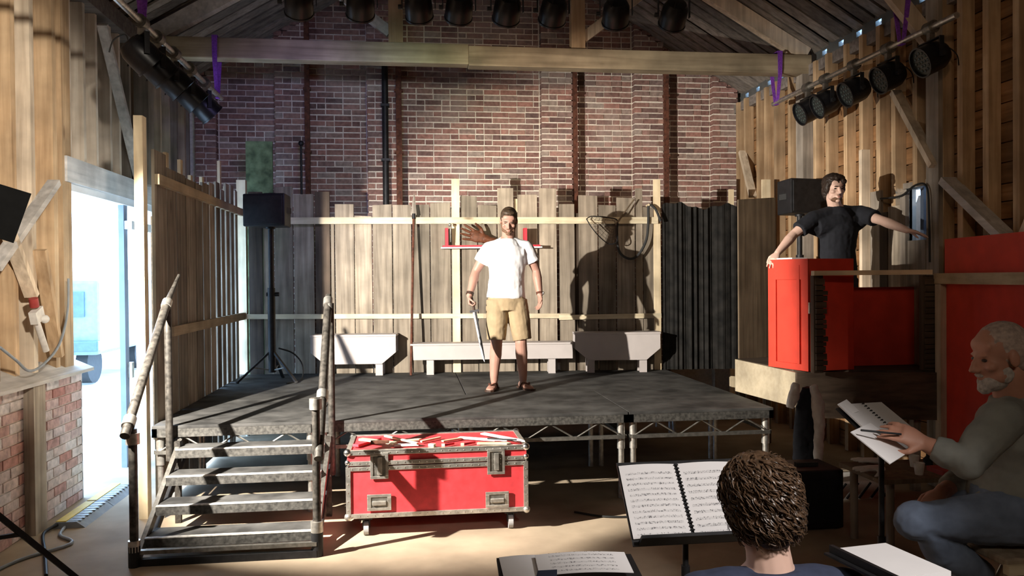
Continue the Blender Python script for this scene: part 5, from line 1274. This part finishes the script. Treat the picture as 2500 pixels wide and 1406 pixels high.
# music in front of the old man
os_ = thing('music_stand', at(2172, 1150, Y=2.85), 'music stand in front of the old man carrying a spiral book', 'music stand'); os_.location.z = 0
TL, TR, BR_, BL = at(2046, 990, Y=3.02), at(2150, 984, Y=3.16), at(2262, 1076, Y=2.98), at(2176, 1112, Y=2.80)
nq = (TR-TL).cross(BL-TL).normalized(); nq = nq if nq.z > 0 else -nq
MB().hexa([p-nq*.02 for p in (BL, BR_, TR, TL)]+[p-nq*.012 for p in (BL, BR_, TR, TL)]).build('desk', 'black_metal', os_)
cp_ = (TL+TR+BR_+BL)/4-nq*.02; stand_base(os_, cp_, cp_.z)
ob = thing('spiral_book', BL, 'spiral bound music book on the stand before the old man', 'score')
mt_, mb_ = TL.lerp(TR, .52), BL.lerp(BR_, .52)
MB().hexa([p for p in (BL, mb_, mt_, TL)]+[p+nq*.006 for p in (BL, mb_, mt_, TL)]).build('page', 'score_b', ob); MB().hexa([p for p in (mb_, BR_, TR, mt_)]+[p+nq*.006 for p in (mb_, BR_, TR, mt_)]).build('page', 'score_b', ob)
coil(ob, mt_+nq*.007, mb_+nq*.007, nq, 18, .005)
L1, L2, L3, L4 = at(2076, 1056, Y=2.78), at(2124, 1034, Y=2.92), at(2220, 1104, Y=2.76), at(2172, 1134, Y=2.62)
nl = (L2-L1).cross(L4-L1).normalized(); nl = nl if nl.z > 0 else -nl
o = MB().hexa([L4, L3, L2, L1]+[p+nl*.004 for p in (L4, L3, L2, L1)]).build('loose_sheet', 'paper'); tag(o, 'white loose sheet sticking out below the spiral book', 'sheet')
t0, t1 = at(2044, 988, Y=3.03), at(2066, 976, Y=3.06); o = MB().hexa([t0+(BL-TL)*.22, t1+(BL-TL)*.25, t1, t0, t0+(BL-TL)*.22+nq*.003, t1+(BL-TL)*.25+nq*.003, t1+nq*.003, t0+nq*.003]).build('paper_strip', 'paper'); tag(o, 'pale strip of paper poking out above the spiral book', 'paper')
# stool of the old man
pe = at(2478, 1225, Y=YO+.05); sz = pe.z-.145
so = thing('tall_stool', (pe.x, pe.y, 0), 'tall wooden stool with thin metal legs under the old man', 'stool')
MB().box(pe.x-.2, pe.x+.2, pe.y-.2, pe.y+.2, sz-.03, sz).build('seat', 'stud_pale', so, bevel=.008)
MB().box(pe.x-.2, pe.x+.2, pe.y-.215, pe.y-.185, sz-.055, sz-.02).build('seat_rail', 'pine_x', so)
for sx in (-1, 1):
    for sy in (-1, 1): MB().cyl((pe.x+sx*.16, pe.y+sy*.17, sz-.03), (pe.x-sx*.2, pe.y+sy*.19, 0), .012, seg=10).build('leg', 'alu', so, smooth=True)
MB().cyl((pe.x-.1, pe.y-.185, .25), (pe.x-.1, pe.y+.185, .25), .01, seg=8).build('rung', 'alu', so, smooth=True)
# musician's chair
pm = V((.97, 2.08, .0)); seatz = nb.z-.16-.38-.135
mc = thing('chair', (pm.x, pm.y, 0), 'plain dark chair under the curly haired musician', 'chair')
MB().box(pm.x-.2, pm.x+.2, pm.y-.18, pm.y+.24, seatz-.035, seatz).build('seat', 'black_plastic', mc, bevel=.008)
for sx in (-1, 1):
    for sy in (-.15, .2): MB().cyl((pm.x+sx*.18, pm.y+sy, 0), (pm.x+sx*.18, pm.y+sy, seatz-.02), .012, seg=8).build('leg', 'black_metal', mc, smooth=True)
    MB().cyl((pm.x+sx*.18, pm.y-.16, seatz-.03), (pm.x+sx*.18, pm.y-.235, seatz+.36), .012, seg=8).build('back_upright', 'black_metal', mc, smooth=True)
MB().box(pm.x-.2, pm.x+.2, pm.y-.25, pm.y-.225, seatz+.22, seatz+.38).build('backrest', 'black_plastic', mc, bevel=.006)
# black amplifier box on the floor
am = thing('amplifier', (2.78, 5.42, 0), 'black amplifier box on the floor in front of the platform', 'amplifier')
MB().box(2.58, 2.98, 5.23, 5.58, .01, .42).build('cabinet', 'black_plastic', am, bevel=.012); MB().box(2.61, 2.95, 5.222, 5.23, .05, .36).build('grille', 'tee_black', am); MB().box(2.7, 2.86, 5.36, 5.4, .42, .445).build('handle', 'rubber', am)
for x in (2.62, 2.94):
    for y in (5.27, 5.54): MB().cyl((x, y, 0), (x, y, .012), .015).build('foot', 'rubber', am)
# low table with clutter
lt = thing('low_table', (3.25, 4.85, 0), 'low dark table crowded with small props beside the old man', 'table')
MB().box(2.88, 3.75, 4.62, 5.12, .47, .5).build('table_top', 'brown_board', lt, bevel=.004)
for x, y in ((3.02, 4.75), (3.62, 4.72), (2.95, 5.05), (3.68, 5.05)): MB().cyl((x, y, 0), (x, y, .47), .026).build('leg', 'grey_z', lt, smooth=True)
def onT(x, y, mb, nm, mat, lab, cat): o = mb.build(nm, mat, smooth=True); tag(o, lab, cat); return o
m = MB(); hand(m, (2.98, 4.8, .528), (-1, -.15, .08), (0, 0, -1), 1, .06, 1.15, .1); o = fuse(m, 'work_glove', 'white_cloth', None, .006, 2); tag(o, 'pale cloth glove lying at the end of the low table', 'glove')
m = MB(); hand(m, (3.1, 4.98, .53), (-1, .2, .08), (0, 0, -1), -1, .06, 1.1, .1); o = fuse(m, 'work_glove', 'white_cloth', None, .006, 2); tag(o, 'pale cloth glove lying behind the paper cups on the low table', 'glove')
for i, (x, y, lab) in enumerate(((3.2, 4.72, 'small white cup beside the glove on the low table'), (3.3, 4.92, 'small white cup standing behind the red book'))):
    c = MB().lathe([(.024, .5), (.034, .575), (.03, .575), (.021, .505)], c=(x, y, 0)); onT(x, y, c, 'paper_cup', 'white_plastic', lab, 'cup')
onT(0, 0, MB().box(3.32, 3.55, 4.66, 4.82, .5, .53), 'red_book', 'book_red', 'dark red book lying on the low table', 'book')
for i, (x, y) in enumerate(((3.42, 4.95), (3.5, 4.9), (3.56, 4.98))): onT(x, y, MB().lathe([(.03, .5), (.03, .54), (.012, .56), (.012, .575)], c=(x, y, 0)), 'small_jar', 'black_plastic', 'small dark jar among the clutter behind the red book', 'jar')['group'] = 'dark jars on the low table'
# jacket hung on the platform front
jx = at(1965, 940, Y=5.95)
jk = thing('jacket', (jx.x, 5.93, .25), 'dark jacket with pale sleeves hung on the front of the platform', 'jacket')
def J(u, v, y=5.9): return at(u, v, Y=y)
m = MB(); m.loft([J(1975, 945), J(1972, 1000), J(1968, 1080), J(1965, 1150), J(1962, 1200)], [(.06, .035), (.10, .05), (.11, .055), (.10, .05), (.08, .04)], side=V((1, 0, 0)), seg=14); fuse(m, 'jacket_body', 'tee_black', jk, .01, 3, .03, .08)
m = MB(); m.loft([J(1985, 940, 5.87), J(1997, 985, 5.85), J(2000, 1040, 5.85), J(1998, 1100, 5.85), J(1996, 1150, 5.86)], [(.03, .03), (.055, .035), (.045, .035), (.04, .03), (.034, .026)], side=V((1, 0, 0)), seg=14); fuse(m, 'sleeve', 'white_cloth', jk, .008, 3, .02, .06)
m = MB(); m.loft([J(1945, 935, 5.87), J(1938, 965, 5.86), J(1928, 995, 5.87)], [(.03, .03), (.05, .03), (.03, .02)], side=V((1, 0, 0)), seg=14); fuse(m, 'sleeve', 'white_cloth', jk, .008, 3, .02, .06)
# daylight patch under the platform, painted as a pale slab with dark truss bars
for u0, v0, u1, v1, lab in ((2035, 1178, 2200, 1215, 'pale slab drawn for a daylight patch on the floor under the raised platform'),):
    p = at(u0, v1, Z=0.02); q = at(u1, v1, Z=.02); c = thing('light_patch', ((p.x+q.x)/2, p.y, 0), lab, 'light_patch')
    MB().box(p.x, q.x, p.y, p.y+.3, .0, .14).build('patch_slab', 'white_plastic', c)
    for k in range(5): x = p.x+(q.x-p.x)*(k+.5)/5; MB().beam((x-.05, p.y-.006, .01), (x+.05, p.y-.006, .13), .01, .02, (0, 1, 0)).build('patch_bar', 'black_plastic', c)
# cable ramp in the doorway
cr = thing('cable_ramp', (-2.5, 6.65, 0), 'grey cable ramp with a yellow lid lying in the doorway', 'cable ramp')
for k in range(2):
    y0 = 6.1+k*.56
    MB().prism([(-2.62, 0), (-2.36, 0), (-2.42, .045), (-2.56, .045)], lambda x, z: (x, y0, z), lambda x, z: (x, y0+.55, z)).build('ramp_body', 'ramp_grey', cr)
    MB().box(-2.565, -2.495, y0+.01, y0+.54, .045, .05).build('ramp_lid', 'yellow', cr)
    for j in range(8): MB().box(-2.485, -2.40, y0+.03+j*.065, y0+.05+j*.065, .040, .047).build('tread_rib', 'alu_dark', cr)
for i, (pts, lab) in enumerate((([(-2.5, 6.1, .012), (-2.45, 5.9, .012), (-2.3, 5.7, .012), (-2.5, 5.4, .012), (-2.58, 5.0, .012)], 'grey cable running from the ramp along the brick plinth'), ([(-2.55, 6.1, .03), (-2.58, 5.95, .012), (-2.4, 5.55, .012), (-2.2, 5.1, .012)], 'dark cable curling out of the ramp towards the lamp stand'))):
    o = MB().tube(pts, .011).build('floor_cable', 'ramp_grey' if i == 0 else 'cable_black', smooth=True); tag(o, lab, 'cable')
o = MB().tube([at(167, 680, X=XL+.06), at(165, 760, X=XL+.07), at(145, 840, X=XL+.09), at(105, 890, X=XL+.11), at(70, 905, X=XL+.11), at(40, 880, X=XL+.1), at(0, 848, X=XL+.1)], .009).build('wall_cable', 'ramp_grey', smooth=True); tag(o, 'grey cable sagging from the door post over the sill', 'cable')
# old tap bracket and pipe on the studs
tb = thing('wall_bracket', at(100, 780, X=XL+.06), 'whitish bracket with a short pipe fixed to the studs above the sill', 'bracket')
a = at(85, 770, X=XL+.08); MB().rbox(a+V((0, .03, .0)), (.05, .12, .09), Matrix.Rotation(.4, 3, 'X')).build('bracket_plate', 'white_plastic', tb); MB().cyl(a+V((0, .02, -.04)), a+V((.02, .12, -.26)), .022).build('pipe_stub', 'white_plastic', tb, smooth=True); MB().ell(a+V((.03, .08, -.03)), (.03, .04, .03)).build('knob', 'white_plastic', tb, smooth=True); MB().cyl(a+V((0, -.02, .12)), a+V((0, .0, .06)), .03).build('red_cap', 'book_red', tb, smooth=True)
# dark socket box by the door edge outside
# van parked outside
vn = thing('parked_van', (-6.3, 15, 0), 'pale blue van standing outside the open doorway', 'van')
MB().box(-7.4, -5.24, 14.2, 18.2, .55, 1.82).build('body', 'van_white', vn, bevel=.06); MB().box(-7.2, -5.45, 14.17, 14.2, 1.2, 1.62).build('rear_window', 'van_glass', vn); MB().box(-7.4, -5.2, 14.06, 14.2, .62, .8).build('bumper', 'van_glass', vn, bevel=.02)
for x in (-7.2, -5.7):
    for y in (15, 17.4): MB().cyl((x-.1, y, .33), (x+.1, y, .33), .34, seg=20).build('wheel', 'rubber', vn, smooth=True)
# floor cable under the stage edge
o = MB().tube([(1.2, 5.9, .01), (1.4, 5.75, .01), (1.65, 5.72, .01), (1.8, 5.8, .01), (1.65, 5.9, .01)], .008).build('floor_cable', 'cable_black', smooth=True); tag(o, 'thin black cable loop on the floor in front of the stage legs', 'cable')
